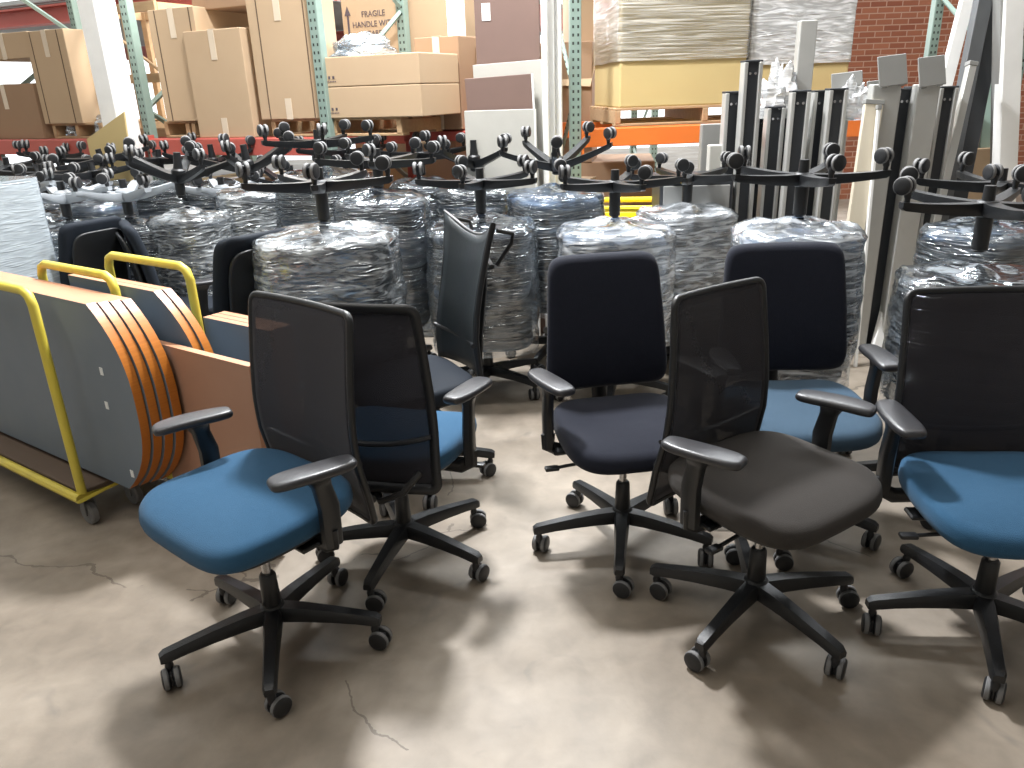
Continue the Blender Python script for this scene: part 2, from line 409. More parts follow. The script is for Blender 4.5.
def rrect(z0, z1, w0, w1, rad, k=8):
    """outline in (u, z): rounded rectangle, width w0 at the bottom, w1 at the top"""
    o = []
    for cx, cz, a0 in ((1, 1, 0), (-1, 1, 90), (-1, -1, 180), (1, -1, 270)):
        for i in range(k + 1):
            a = R(a0 + 90 * i / k)
            z = (z1 - rad if cz > 0 else z0 + rad) + rad * math.sin(a)
            t = (z - z0) / (z1 - z0); w = (w0 + (w1 - w0) * t) / 2
            o.append((cx * (w - rad) + rad * math.cos(a), z))
    # subdivide the long sides
    out = []
    for i, p in enumerate(o):
        q = o[(i + 1) % len(o)]; L = math.hypot(q[0] - p[0], q[1] - p[1]); n = max(1, int(L / .03))
        for j in range(n): out.append((p[0] + (q[0] - p[0]) * j / n, p[1] + (q[1] - p[1]) * j / n))
    return out
def office_chair(label, loc, face, phase, seatm, back='mesh', arms=(-1, 1), cat='office chair', group=None,
                 seat_z=.44, w0=.46, w1=.41, top=1.04, seed=1, armz=.69, seat_w=.50, seat_d=.49, lean=0.0, name='office_chair', bz0=.36, lever=True, pad_turn=0, pad_y=0):
    rnd = random.Random(seed)
    t = thing(name, label, cat, loc, R(face) - PI / 2, group)
    make_base(t, R(phase) - (R(face) - PI / 2), rnd=rnd)
    bm = B(); lathe(bm, [(.026, .10), (.029, .14), (.027, .20), (.025, .255), (.020, .262)], 18); g = obj('gas_cylinder', bm, M['plastic'], t, True)
    bm = B(); lathe(bm, [(.014, .25), (.014, seat_z - .05)], 14); obj('piston', bm, M['chrome'], g, True)
    bm = B(); box(bm, (0, -.01, seat_z - .04), (.17, .26, .05), .012, seg=2)
    box(bm, (0, -.20, seat_z - .045), (.07, .16, .03), .008)
    for s in (-1, 1): box(bm, (s * .15, 0, seat_z - .028), (.22, .06, .014), .004)
    obj('tilt_mechanism', bm, M['plastic'], t)
    if lever:
        bm = B(); tube(bm, [(.05, .05, seat_z - .05), (.16, .06, seat_z - .055), (.27, .06, seat_z - .065)], .006)
        box(bm, (.275, .06, seat_z - .065), (.05, .028, .014), .005, seg=2)
        obj('lever', bm, M['plastic'], t, True)
    # seat
    hd = seat_d / 2
    def sf(p):
        y = p.y + .02; q = Vector((p.x, y, p.z))
        fr = max(0, (p.y - hd * .45) / (hd * .55)); q.z -= .024 * fr * fr
        side = abs(p.x) / (seat_w / 2); q.z += .012 * side * side * (1 if p.z > .04 else 0)
        q.z += .010 * max(0, -p.y / hd)
        q.x *= 1 - .10 * max(0, -p.y / hd) ** 2
        return q
    bm = B(); pillow(bm, seat_w, seat_d, .066, 4.2, .031, 56, sf); s_ = obj('seat', bm, seatm, t, True, (0, 0, seat_z)); 
    bm = B(); pillow(bm, seat_w - .05, seat_d - .06, .02, 4.2, .01, 40, sf, crown=0); obj('seat_shell', bm, M['plastic'], t, True, (0, 0, seat_z - .014))
    # backrest
    if back in ('mesh', 'meshrear'):
        ol = rrect(bz0, top, w0, w1, .026)
        def fm(u, z, d=0): return Vector((u, back_y(z, lean) - d + .35 * u * u, z))
        bk = obj('backrest', (lambda b: (ringfill(b, ol, fm, 9), b)[1])(B()), M['mesh'], t, True)
        sm = bk.modifiers.new('thickness', 'SOLIDIFY'); sm.thickness = .0025
        bm = B(); fw = .017 if back == 'meshrear' else .0105
        tube(bm, [fm(u, z, .004) for u, z in ol], fw, .011, 10, closed=True, up=Vector((0, 1, 0)))
        obj('back_frame', bm, M['plastic'], t, True)
        bm = B(); zl = .60
        tube(bm, [fm(-w0 / 2 + .02 + (w0 - .04) * i / 10, zl - .03 * (1 - (2 * i / 10 - 1) ** 2), .018) for i in range(11)], .012, .008, 8)
        obj('lumbar_bar', bm, M['plastic'], t, True)
        bm = B()
        for s in (-1, 1):
            tube(bm, [(s * .03, -.24, seat_z - .045), (s * .06, -.29, seat_z - .04), (s * .14, -.295, seat_z + .0), (s * .19, back_y(.52) - .02, .50)], .013, .011, 8)
        obj('back_bracket', bm, M['plastic'], t, True)
    elif back == 'pad':
        zc = (.545 + top) / 2; hh = top - .545
        def pf(p):
            z = zc + p.y; q = 1 - .07 * (p.y / (hh / 2)) 
            return Vector((p.x * q, back_y(z, lean) - .03 + .055 - p.z + .35 * p.x * p.x, z))
        bm = B(); pillow(bm, w0, hh, .058, 9, .026, 72, pf, crown=-.004)
        obj('backrest', bm, seatm if not isinstance(seatm, tuple) else seatm[0], t, True)
        bm = B()
        def pf2(p):
            z = zc - .02 + p.y; return Vector((p.x, back_y(z, lean) - .048 + .5 * p.x * p.x - p.z, z))
        pillow(bm, w0 * .8, hh * .85, .02, 5, .009, 40, pf2, crown=0)
        obj('back_shell', bm, M['plastic'], t, True)
        bm = B(); tube(bm, [(0, -.20, seat_z - .045), (0, -.30, seat_z - .03), (0, -.325, .5), (0, back_y(.60) - .06, .62), (0, back_y(.72) - .06, .75)], .030, .012, 10)
        obj('back_bracket', bm, M['plastic'], t, True)
    elif back == 'high':
        # high backed chair: slung cloth between two rails that sweep out into horns at the top
        def hw(z): return .215 - .035 * math.sin(max(0, min(1, (z - .5) / .6)) * PI) + .02 * max(0, z - 1.0) / .2
        def topz(u): return top - .075 + .075 * min(1, abs(u) / .2) ** 2.2
        def hy(u, z): return back_y(z) - .02 + 1.1 * u * u
        bm = B(); rows = []
        for i in range(17):
            row = []
            for j in range(13):
                q = j / 6 - 1; zt = .46 + (topz(q * .2) - .46) * i / 16; u = q * hw(zt)
                row.append(bm.verts.new((u, hy(u, zt), zt)))
            rows.append(row)
        for a, b in zip(rows, rows[1:]):
            for j in range(12): bm.faces.new((a[j], a[j + 1], b[j + 1], b[j]))
        bk = obj('backrest', bm, M['leather'], t, True); sm = bk.modifiers.new('thickness', 'SOLIDIFY'); sm.thickness = .008
        bm = B()
        ol = [(-1, z) for z in (.46, .55, .65, .75, .85, .95, 1.05)] + [(q / 6 - 1, None) for q in range(0, 13)] + [(1, z) for z in (1.05, .95, .85, .75, .65, .55, .46)]
        pts = []
        for q, z in ol:
            if z is None: z = topz(q * .2)
            elif z > topz(.2) - .03: continue
            u = q * hw(z); pts.append((u, hy(u, z) - .004, z))
        tube(bm, pts, .012, .012, 10, up=Vector((0, 1, 0))); obj('back_frame', bm, M['plastic'], t, True)
        bm = B()
        for s in (-1, 1):
            tube(bm, [(s * .20, back_y(1.1) - .0, top - .03), (s * .20, back_y(1.1) - .07, top - .05), (s * .185, back_y(1.0) - .10, 1.02), (s * .15, back_y(.9) - .07, .93)], .009, .009, 8)
        tube(bm, [(0, -.22, .40), (0, -.31, .45), (0, -.32, .6), (0, -.35, .8), (0, -.36, .95)], .028, .014, 10)
        tube(bm, [(-.17, back_y(.93) - .03, .93), (0, -.375, .93), (.17, back_y(.93) - .03, .93)], .012, .010, 8)
        tube(bm, [(-.2, back_y(.62) + .03, .62), (-.1, back_y(.6) - .01, .60), (0, back_y(.6) - .03, .59), (.1, back_y(.6) - .01, .60), (.2, back_y(.62) + .03, .62)], .013, .010, 8)
        obj('back_bracket', bm, M['plastic'], t, True)
    # armrests
    for s in arms:
        bm = B(); x = s * (seat_w / 2 + .025)
        P = [(.10, seat_z - .028, .020, .014), (seat_w / 2 - .02, seat_z - .034, .022, .014)]
        tube(bm, [(s * .10, -.02, seat_z - .028), (s * (seat_w / 2 - .01), -.02, seat_z - .034), (x, -.02, seat_z - .015), (x, -.02, seat_z + .03)], .026, .012, 10, up=Vector((0, 1, 0)))
        rings = []
        for z, yy, hw_, hd_ in ((seat_z - .02, -.02, .016, .028), (seat_z + .10, -.022, .017, .029), (armz - .06, -.008, .016, .026), (armz - .032, .0, .022, .034), (armz - .024, .002, .03, .055)):
            rings.append([Vector((x + a * hw_, yy + b * hd_, z)) for a, b in ((-1, -.7), (-.6, -1), (.6, -1), (1, -.7), (1, .7), (.6, 1), (-.6, 1), (-1, .7))])
        loft(bm, rings)
        a = obj('armrest', bm, M['plastic'], t, True, ang=50)
        bm = B()
        def af(p): 
            fr = p.y / .13; return Vector((p.x * (1 - .12 * max(0, -fr)) - s * .008 * fr * fr, p.y, p.z - .008 * max(0, fr) ** 2))
        pillow(bm, .085, .235, .026, 4.2, .012, 36, af, crown=0); obj('arm_pad', bm, M['pad'], a, True, (x, .01, armz - .026)).rotation_euler.z = R(pad_turn); a.location = (0, pad_y, 0)
    return t

# ---------------------------------------------------------------- setting
bm = B(); box(bm, (0, 7, -.05), (34, 30, .1)); struct('floor', bm, M['floor'])
THR = -26
RU = Vector((math.cos(R(THR)), math.sin(R(THR)), 0)); RV = Vector((-RU.y, RU.x, 0)); RO = Vector((-1.25, 5.7, 0))
def rk(s, t, z=0): return RO + RU * s + RV * t + Vector((0, 0, z))
# brick wall far right, behind the right-hand rack
bm = B(); box(bm, (8.2, 11.2, 2.6), (9.0, .3, 5.2)); struct('wall_back', bm, M['brick'])
bm = B(); box(bm, (0, -4.2, 2.5), (26, .2, 5)); struct('wall_front', bm, M['deckmetal'])
bm = B(); box(bm, (12.5, 3.4, 2.5), (.2, 15.5, 5)); struct('wall_right', bm, M['white'])
bm = B(); box(bm, (-12.5, 3.4, 2.5), (.2, 15.5, 5)); struct('wall_left', bm, M['white'])
# roof over the shop floor
bm = B(); box(bm, (0, 1.6, 5.1), (25, 12, .15)); struct('ceiling', bm, M['white'])
# corrugated mezzanine deck above the far left racks with its red girders
MZ = on_plane(40, 14, rk(0, 1.7), RV).z
def mezz():
    bm = B()
    n = 90; y0, y1 = -9.0, 3.6
    prof = []
    for i in range(n):
        y = 1.7 + i * .115
        prof += [(y, 0), (y + .045, 0), (y + .0575, .05), (y + .1025, .05)]
    a = [bm.verts.new(rk(-13, y, MZ + .12 + z)) for y, z in prof]; b = [bm.verts.new(rk(-.9, y, MZ + .12 + z)) for y, z in prof]
    for i in range(len(a) - 1): bm.faces.new((a[i], a[i + 1], b[i + 1], b[i]))
    o = struct('ceiling_deck', bm, M['deckmetal']); m = o.modifiers.new('thickness', 'SOLIDIFY'); m.thickness = .004
mezz()
def ibeam(p, q, h, wd):
    bm = B(); d = (q - p); L = d.length
    mt = Matrix.Translation((p + q) / 2) @ d.to_track_quat('X', 'Z').to_matrix().to_4x4()
    box(bm, (0, 0, 0), (L, .02, h), mt=mt); box(bm, (0, 0, h / 2), (L, wd, .02), mt=mt); box(bm, (0, 0, -h / 2), (L, wd, .02), mt=mt)
    return bm
struct('trim_1', ibeam(rk(-13, 1.7, MZ - .02), rk(-1.5, 1.7, MZ - .02), .16, .16), M['pinkred'])
struct('trim_2', ibeam(rk(-13, 7.4, MZ - .02), rk(-.9, 7.4, MZ - .02), .2, .16), M['pinkred'])
struct('trim_3', ibeam(rk(-1.0, 1.7, MZ - .02), rk(-1.0, 11, MZ - .02), .24, .16), M['pinkred'])
# white painted column
c = on_plane(112, 80, rk(0, -.22), RV)
bm = B(); box(bm, (0, 0, 1.5), (.19, .19, 3.0), .012); box(bm, (0, 0, .04), (.3, .3, .08), .01)
o = obj('building_column', bm, M['white'], loc=(c.x, c.y, 0)); o.rotation_euler.z = R(THR); tag(o, 'white painted square column between the tall cartons on the left rack', 'column')

# ---------------------------------------------------------------- pallet racks
def upright(bm, p, h, rz):
    mt = Matrix.Translation(p) @ Matrix.Rotation(rz, 4, 'Z')
    box(bm, (0, 0, h / 2), (.076, .07, h), .004, mt=mt)
def rack(label, org, u, v, svals, depth, levels, h, beam_m, braces=True):
    t = thing('pallet_rack', label, 'pallet rack', org, math.atan2(u.y, u.x))
    for s in svals:
        for d in (0, depth):
            bm = B(); box(bm, (0, 0, h / 2), (.076, .07, h), .004); box(bm, (0, 0, .006), (.13, .12, .012))
            obj('upright', bm, M['green'], t, loc=(s, d, 0))
        bm = B()
        z = .25; k = 0
        while z < h - .8:
            a, b = (.03, depth - .03) if k % 2 == 0 else (depth - .03, .03)
            tube(bm, [(s, a, z), (s, b, z + .62)], .022, .016, 4, up=Vector((1, 0, 0))); z += .66; k += 1
        obj('brace', bm, M['green'], t)
    for z in levels:
        for a, b in zip(svals, svals[1:]):
            for d in (-.045, depth + .045):
                bm = B(); L = b - a - .08
                box(bm, ((a + b) / 2, d, z - .06), (L, .045, .12), .004)
                box(bm, ((a + b) / 2, d + .008 * (1 if d > 0 else -1) * -1, z - .005), (L, .035, .02), .002)
                for e in (a + .045, b - .045): box(bm, (e, d, z - .08), (.012, .06, .22), .002)
                obj('beam', bm, beam_m, t)
    return t
rack('long rack of tall cartons with faded red beams behind the left-hand stacks', RO, RU, RV, [-5.8, -3.7, -1.72, 0.03], 1.07, [1.33], 3.6, M['pinkred'])
# right-hand rack, square to the aisle
A2 = Vector((.50, 5.62, 0)); U2 = Vector((math.cos(R(4)), math.sin(R(4)), 0)); V2 = Vector((-U2.y, U2.x, 0))
def r2(s, t, z=0): return A2 + U2 * s + V2 * t + Vector((0, 0, z))
rack('rack with bright orange beams behind the yellow crate', A2, U2, V2, [0, 3.15], 1.07, [1.33], 3.4, M['orange'])
# farther rack seen through the gap beside it
A3 = Vector((-.9, 8.9, 0))
rack('distant rack with an orange beam seen above the brown boards', A3, U2, V2, [0, 2.6], 1.0, [1.95], 2.4, M['orange'])

def pallet(label, p, rz, L=1.1, W=1.0, group=None):
    t = thing('pallet', label, 'pallet', p, rz, group)
    bm = B()
    for i in range(7): box(bm, (0, -W / 2 + .05 + (W - .1) * i / 6, .113), (L, .095, .018), .003)
    obj('top_deck', bm, M['wood'], t)
    for x in (-L / 2 + .02, 0, L / 2 - .02):
        bm = B(); box(bm, (x, 0, .061), (.04, W, .086), .003); obj('stringer', bm, M['wood'], t)
    bm = B()
    for i in range(3): box(bm, (0, -W / 2 + .05 + (W - .1) * i / 2, .009), (L, .095, .018), .003)
    obj('bottom_deck', bm, M['wood'], t)
    return t
def carton(label, p, rz, L, W, H, m='card', tape='top', seams=(), name='cardboard_box', group=None, cat='box'):
    t = thing(name, label, cat, p, rz, group)
    bm = B(); box(bm, (0, 0, H / 2), (L, W, H), .006, seg=2)
    obj('carton', bm, M[m], t)
    bm = B()
    for x in seams: box(bm, (x * L, -W / 2 - .001, H / 2), (.008, .004, H - .01))
    if not seams: box(bm, (0, 0, H + .001), (L - .01, .006, .003))
    obj('seam', bm, M['seam'], t)
    if tape:
        bm = B(); box(bm, (0, 0, H + .003), (.06, W + .006, .002)); box(bm, (0, -W / 2 - .002, H - .1), (.055, .003, .2))
        obj('tape', bm, M['tape'], t)
        if tape == 'both': bm = B(); box(bm, (0, -W / 2 - .002, .07), (.055, .003, .14)); obj('tape', bm, M['tape'], t)
    return t
PT = 1.33 + .125
def on_rack(xl, xr, yt, yb, t=0.0, z0=PT):
    """front face of a load on the left rack: s range and height from where it stands"""
    a = on_plane(xl, yb, rk(0, t), RV); b = on_plane(xr, yb, rk(0, t), RV); c = on_plane((xl + xr) / 2, yt, rk(0, t), RV)
    return (a - RO).dot(RU), (b - RO).dot(RU), c.z
def rack_carton(label, xl, xr, yt, yb, W, z0=PT, t=0.0, m='card', **k):
    s0, s1, zt = on_rack(xl, xr, yt, yb, t)
    L = s1 - s0
    return carton(label, rk((s0 + s1) / 2, t + W / 2, z0), R(THR), L, W, max(.2, zt - z0), m, **k)
s0, s1, _ = on_rack(270, 462, 60, 122)
pallet('wooden pallet under the two long cartons on the left rack', rk(s0 + .55, .52, 1.335), R(THR), 1.12, 1.0)
pallet('wooden pallet under the tall seamed carton behind the first green upright', rk(-1.08, .52, 1.335), R(THR), .55, 1.0)
rack_carton('tall tan carton with two vertical seams, standing left of the green upright', 262, 321, -14, 122, .28, seams=(-.33, .42), tape='both')
rack_carton('lower long flat carton with small printed marks on the rack pallet', 322, 423, 90, 122, .52, tape=None)
# stack the upper one exactly on the lower one
lo = [o for o in bpy.data.objects if o.name.startswith('cardboard_box')][-1]
def dims(o): 
    c = [x for x in o.children if x.name.startswith('carton')][0]; co = [v.co for v in c.data.vertices]
    return max(v.x for v in co) - min(v.x for v in co), max(v.y for v in co), max(v.z for v in co)
Lx, Wy, Hz = dims(lo)
e = carton('upper long flat carton of the pair, loose film lying on it', lo.location + Vector((0, 0, Hz + .002)), R(THR), Lx, .52, Hz * .94, 'card', tape=None)
TOPZ = e.location.z + Hz * .94
for o_, nm in ((lo, 'l'), (e, 'u')):
    bm = B()
    for i in range(3): box(bm, (-Lx / 2 + .07 + i * .035, -.262, .06), (.016, .002, .018))
    for i in range(8): box(bm, (-Lx / 2 + .055 + i * .014, -.262, .035), (.008, .002, .007))
    obj('printed_mark', bm, M['ink'], o_)
# big printed carton standing behind them
big = carton('large carton with printed handling words and arrows behind the long cartons', rk(.05 + .08, .95 + .02, PT), R(THR), 1.0, .5, 2.62, 'card', tape=None)
big.location = rk(-.12, 1.42, 0)
def text_mesh(name, s, size, parent, loc, rot, m, ext=.001):
    c = bpy.data.curves.new(name, 'FONT'); c.body = s; c.size = size; c.align_x = 'CENTER'; c.align_y = 'CENTER'; c.extrude = ext
    o = bpy.data.objects.new('tmp', c); COL.objects.link(o)
    me = bpy.data.meshes.new_from_object(o); bpy.data.objects.remove(o); bpy.data.curves.remove(c)
    me.materials.clear(); me.materials.append(m)
    n = bpy.data.objects.new(name, me); COL.objects.link(n); n.parent = parent; n.location = loc; n.rotation_euler = rot
    return n
bx, by = -.19, -.253
for s, z, sz in (('FRAGILE', 2.21, .062), ('HANDLE WITH', 2.135, .062), ('CARE', 2.065, .058)): text_mesh('printed_words', s, sz, big, (bx, by, z), (PI / 2, 0, 0), M['ink'])
for x in (-.44, .06):
    bm = B(); box(bm, (x, by, 2.11), (.018, .002, .20)); prism(bm, [(-.03, 0), (.03, 0), (0, .07)], .002, mt=Matrix.Translation((x, by, 2.21)) @ Matrix.Rotation(PI / 2, 4, 'X'))
    obj('printed_arrow', bm, M['ink'], big)

rack_carton('tall two-seamed carton behind the wide tan carton in the second rack bay', 168, 212, 6, 127, .8, seams=(-.35, .4))
rack_carton('wide tan carton in front of the bay, directly on the beam', 200, 255, 28, 137, .75, z0=1.335, t=-.03, tape='both')
rack_carton('long dark-sided carton lying across the top of the wide tan carton', 196, 262, 5, 30, .8, z0=2.22, t=.12, m='card2', tape=None)
pallet('wooden pallet under the tall carton in the second bay', rk((on_rack(172, 212, 50, 130)[0] + on_rack(172, 212, 50, 130)[1]) / 2, .52, 1.335), R(THR), .62, 1.0)
rack_carton('tall tan carton beside the white column, strip of tape at its top', 46, 84, 28, 128, .5, seams=(-.36, .33), tape='top')
pallet('wooden pallet under the tall carton by the white column', rk((on_rack(56, 92, 50, 132)[0] + on_rack(56, 92, 50, 132)[1]) / 2 + .02, .52, 1.335), R(THR), .62, 1.0)
rack_carton('brown carton at the far left end of the rack, upper of two', -14, 38, 36, 82, .8, z0=1.98, m='card', tape='top')
rack_carton('dark brown carton at the far left end of the rack, lower of two', -14, 45, 84, 138, .8, z0=1.335, m='card2', tape='top')
# loose bubble wrap on the long cartons
def blob(bm, w, d, h, n=26, seed=0, amp=.25):
    rs = []
    for i in range(n + 1):
        a = PI / 2 * i / n; row = []
        for j in range(36):
            b = 2 * PI * j / 36; x, y, z = math.cos(b) * math.cos(a), math.sin(b) * math.cos(a), math.sin(a)
            k = 1 + amp * noise.noise(Vector((x * 2.2 + seed, y * 2.2, z * 2.2))) + amp * .4 * noise.noise(Vector((x * 7 + seed, y * 7, z * 7)))
            row.append(Vector((x * w / 2 * k, y * d / 2 * k, max(0, z * h * k))))
        rs.append(row)
    loft(bm, rs)
bm = B(); blob(bm, .46, .5, .15, seed=3); o = obj('bubble_wrap', bm, M['film_loose'], smooth=True, loc=e.location + Vector((0, 0, Hz * .94 + .002)) - RU * .20); tag(o, 'clump of clear bubble wrap lying on the upper long carton', 'bubble wrap')
# dark open crates on the right end of the left rack
for i, (s, m_) in enumerate(((.98, 'card2'), (1.38, 'card2'))):
    carton(['brown carton behind the right end of the long cartons', 'dark carton nearest the leaning brown boards on the rack end'][i], rk(.62 + i * .36, .9 + .25 * i, 1.345), R(THR), .36, .7, .62 - .06 * i, m_, tape='both')
bm = B(); box(bm, (0, 0, .6655), (1.1, .9, 1.331), .004)
# low stand that carries those two cartons
t = thing('storage_shelf', 'low red shelf carrying brown cartons beside the leaning boards', 'shelf', rk(.74, 1.0, 0), R(THR))
for x in (-.43, .43):
    for y in (-.4, .4): b2 = B(); box(b2, (x, y, .66), (.05, .05, 1.32), .004); obj('leg', b2, M['red'], t)
for z in (.5, 1.30): b2 = B(); box(b2, (0, 0, z), (.92, .88, .07), .005); obj('shelf_board', b2, M['red'], t)
bm.free()
# open timber frame and bright goods beyond the column
p = rk(-2.95, 1.9, 0)
t = thing('timber_crate', 'open orange timber crate frame beyond the white column', 'crate', rk(on_rack(122, 166, 50, 132, .3)[0] + .30, .3, 1.335), R(THR))
bm = B()
for x in (-.35, 0, .35): box(bm, (x, 0, .5), (.06, .04, 1.0), .003)
for z in (.03, .45, .97): box(bm, (0, -.03, z), (.8, .03, .07), .003)
tube(bm, [(-.34, -.05, .95), (.34, -.05, .5)], .012); obj('front_frame', bm, M['wood'], t)
bm = B()
for x in (-.35, .35): box(bm, (x, .5, .5), (.06, .04, 1.0), .003)
for z in (.03, .97): box(bm, (0, .5, z), (.8, .03, .07), .003)
for x in (-.37, .37): box(bm, (x, .25, .03), (.03, .5, .06)); box(bm, (x, .25, .97), (.03, .5, .06))
obj('rear_frame', bm, M['wood'], t)
for i, (x, z, sc, s) in enumerate(((-2.35, 1.34, .34, 5), (-2.75, 1.34, .28, 9))):
    bm = B(); blob(bm, sc, sc, sc * .6, seed=s); o = obj('film_bundle', bm, M['film_loose'], smooth=True, loc=rk(x, .18, z))
    tag(o, ['white film bundle on the rack beam right of the white column', 'smaller white film bundle at the foot of the white column'][i], 'film bundle')
# leftover cut cardboard sheet in front of the column
a = [on_plane(x, y, rk(0, -.42), RV) for x, y in ((88, 139), (125, 112), (133, 170), (98, 170))]
pl = [((q - RO).dot(RU), q.z) for q in a]; cx = sum(q[0] for q in pl) / 4
bm = B(); prism(bm, [(x - cx, z) for x, z in ((pl[0][0], pl[0][1]), (pl[3][0], .0), (pl[2][0] + .04, .0), (pl[2][0], pl[2][1]), (pl[1][0], pl[1][1]))], .012, mt=Matrix.Rotation(PI / 2, 4, 'X'))
o = obj('cardboard_sheet', bm, M['card3'], loc=rk(cx, -.42)); o.rotation_euler.z = R(THR); tag(o, 'slanting cut sheet of cardboard standing in front of the white column', 'cardboard sheet')
# cartons under the left rack, half in view between the upturned bases
for i, (s, W_, H_, m_) in enumerate(((-2.9, .6, .9, 'card2'), (-1.2, .7, 1.0, 'card3'), (-.45, .6, 1.02, 'card2'), (.6, .0, 0, 'card'))):
    if H_: carton(['brown carton on the floor below the second bay of the left rack', 'tan carton on the floor below the tall seamed carton', 'brown carton on the floor below the long flat cartons'][i], rk(s, .5), R(THR), .7, W_, H_, m_, tape='both')
carton('tan carton with a white label on the floor left of the cream boards', rk(1.35, .75), R(THR), .62, .5, .98, 'card', tape='top')

# right rack loads
pallet('wooden pallet under the big film-wrapped carton on the orange rack', r2(.92, .5, 1.335), R(4), 1.28, 1.0)
def wrapped_carton(label, p, rz, L, W, H, m, z_clear=.3, seed=0, fm='film_box'):
    t = thing('wrapped_carton', label, 'wrapped box', p, rz)
    bm = B(); box(bm, (0, 0, H / 2), (L, W, H), .012, seg=2); obj('carton', bm, M[m], t)
    bm = B(); rings = []
    for i in range(30):
        z = z_clear + (H + .015 - z_clear) * i / 29; o_ = sup(L + .03, W + .03, 26, 120)
        rings.append([Vector((x * (1 + .006 * noise.noise(Vector((x * 3, y * 3, z * 20 + seed)))), y * (1 + .012 * noise.noise(Vector((x * 3 + 5, y * 3, z * 20 + seed)))), z)) for x, y in o_])
    rings.append([Vector((q.x * .97, q.y * .97, H + .03)) for q in rings[-1]]); rings.append([Vector((q.x * .5, q.y * .5, H + .035)) for q in rings[-1]])
    loft(bm, rings, cap=False); obj('film_wrap', bm, M[fm], t, True)
    return t
pw = on_plane(620, 112, r2(0, 0), V2); pe = on_plane(745, 106, r2(0, 0), V2)
Lw = (pe - pw).dot(U2); sw = ((pe + pw) / 2 - A2).dot(U2)
wrapped_carton('big yellowish carton wrapped in clear stretch film on the orange rack', r2(sw, .5, PT), R(4), Lw, .95, 1.35, 'card3')
wrapped_carton('second film-wrapped carton, glaring white, behind the rail bundle', r2(sw + Lw * .5 + .40, .55, PT), R(4), .72, .95, 1.1, 'card3', .25, 4, 'film_white')
# dark brown opened cartons left of it
t = carton('brown carton with an open flap behind the perforated green upright', r2(.10, 1.5, 1.0), R(-12), .62, .5, .95, 'card2', tape=None)
bm = B(); prism(bm, [(0, 0), (.28, -.02), (.33, .3), (.04, .34)], .006, mt=Matrix.Translation((.02, -.27, .62)) @ Matrix.Rotation(R(60), 4, 'X')); obj('flap', bm, M['card'], t)
bm = B(); box(bm, (0, 0, .5), (1.3, .8, 1.0), .01); o = obj('storage_bin', bm, M['card2'], loc=r2(.3, 1.6, 0)); o.rotation_euler.z = R(-8); tag(o, 'big brown bin carrying the open-flapped carton behind the orange rack', 'bin')
carton('pale wrapped carton above the orange beam at the top of the distant rack', A3 + U2 * 2.1 + V2 * .5 + Vector((0, 0, 1.955)), R(4), .8, .7, .8, 'card', tape='top')
for i, (s, L_, H_) in enumerate(((.45, .5, .42), (1.1, .5, .32))):
    carton(['pale carton on the distant rack left of the hanging white tube', 'flat pale carton on the distant rack right of the hanging white tube'][i], A3 + U2 * s + V2 * .5 + Vector((0, 0, 1.955)), R(4), L_, .6, H_, 'card', tape='top')
# small white bottle on the beam
# yellow crate on the ground behind the stacks
def crate(label, p, rz):
    t = thing('plastic_crate', label, 'crate', p, rz)
    L_, W_, H_ = .62, .42, .34; bm = B()
    box(bm, (0, 0, .02), (L_ - .03, W_ - .03, .03), .004)
    for y in (-1, 1):
        for z in (.06, .12, .18, .24): box(bm, (0, y * (W_ / 2 - .012), z), (L_ - .04, .014, .035), .003)
    for x in (-1, 1):
        for z in (.06, .12, .18, .24): box(bm, (x * (L_ / 2 - .012), 0, z), (.014, W_ - .04, .035), .003)
        for y in (-1, 1): box(bm, (x * (L_ / 2 - .02), y * (W_ / 2 - .02), H_ / 2), (.04, .04, H_), .006)
    obj('crate_body', bm, M['crate'], t)
    bm = B(); tube(bm, [(-L_ / 2, -W_ / 2, H_), (L_ / 2, -W_ / 2, H_), (L_ / 2, W_ / 2, H_), (-L_ / 2, W_ / 2, H_)], .018, closed=True, n=8); obj('rim', bm, M['crate'], t)
    return t
q = on_z(643, 205, .86)
crate('yellow slatted plastic crate behind the middle stacks', (q.x - .08, q.y, .53), R(-10))
carton('brown carton carrying the yellow crate behind the middle stacks', (q.x - .08, q.y, 0), R(-10), .70, .55, .528, 'card2', tape='top')

# ---------------------------------------------------------------- boards and posts leaning by the racks
def plank(label, corners, thick, m, name='board', cat='board', zb=0.0, edge=None, depthdir=None):
    """upright board standing on the floor; corners = (x at left, x at right, top row) plus depth"""
    xl, xr, yt, Yd, slope, lean = corners
    n = Vector((math.sin(R(slope)), -math.cos(R(slope)), 0)); u = Vector((math.cos(R(slope)), math.sin(R(slope)), 0))
    o0 = Vector((0, Yd, 0))
    a = on_plane(xl, yt, o0, n); b = on_plane(xr, yt, o0, n)
    sa, sb = a.dot(u) - o0.dot(u), b.dot(u) - o0.dot(u); H = (a.z + b.z) / 2
    t = thing(name, label, cat, o0 + u * ((sa + sb) / 2), R(slope))
    bm = B(); box(bm, (0, thick / 2, H / 2), (sb - sa, thick, H), .002)
    t.rotation_euler = (R(-lean), R(-2.2 if label.startswith(('cream board just', 'reddish')) else 0), R(slope))
    return t, bm, sb - sa, H
def board(label, xl, xr, yt, Yd, thick, m, slope=-10, name='board', edge=True, lean=0):
    t, bm, W_, H = plank(label, (xl, xr, yt, Yd, slope, lean), thick, m)
    t.name = name
    if label.startswith(('cream board just', 'reddish')): t.location.x += H * math.tan(R(2.2))
    obj('panel', bm, M[m], t)
    if edge:
        bm = B(); box(bm, (W_ / 2 + .004, thick / 2, H / 2), (.010, thick + .001, H - .002), .001); obj('edge_strip', bm, M['white'], t)
    return t, W_, H
SL = -12
board('tall brown board at the back of the leaning boards, white label near its top', 472, 538, -40, 5.36, .03, 'mauve', SL, edge=False)
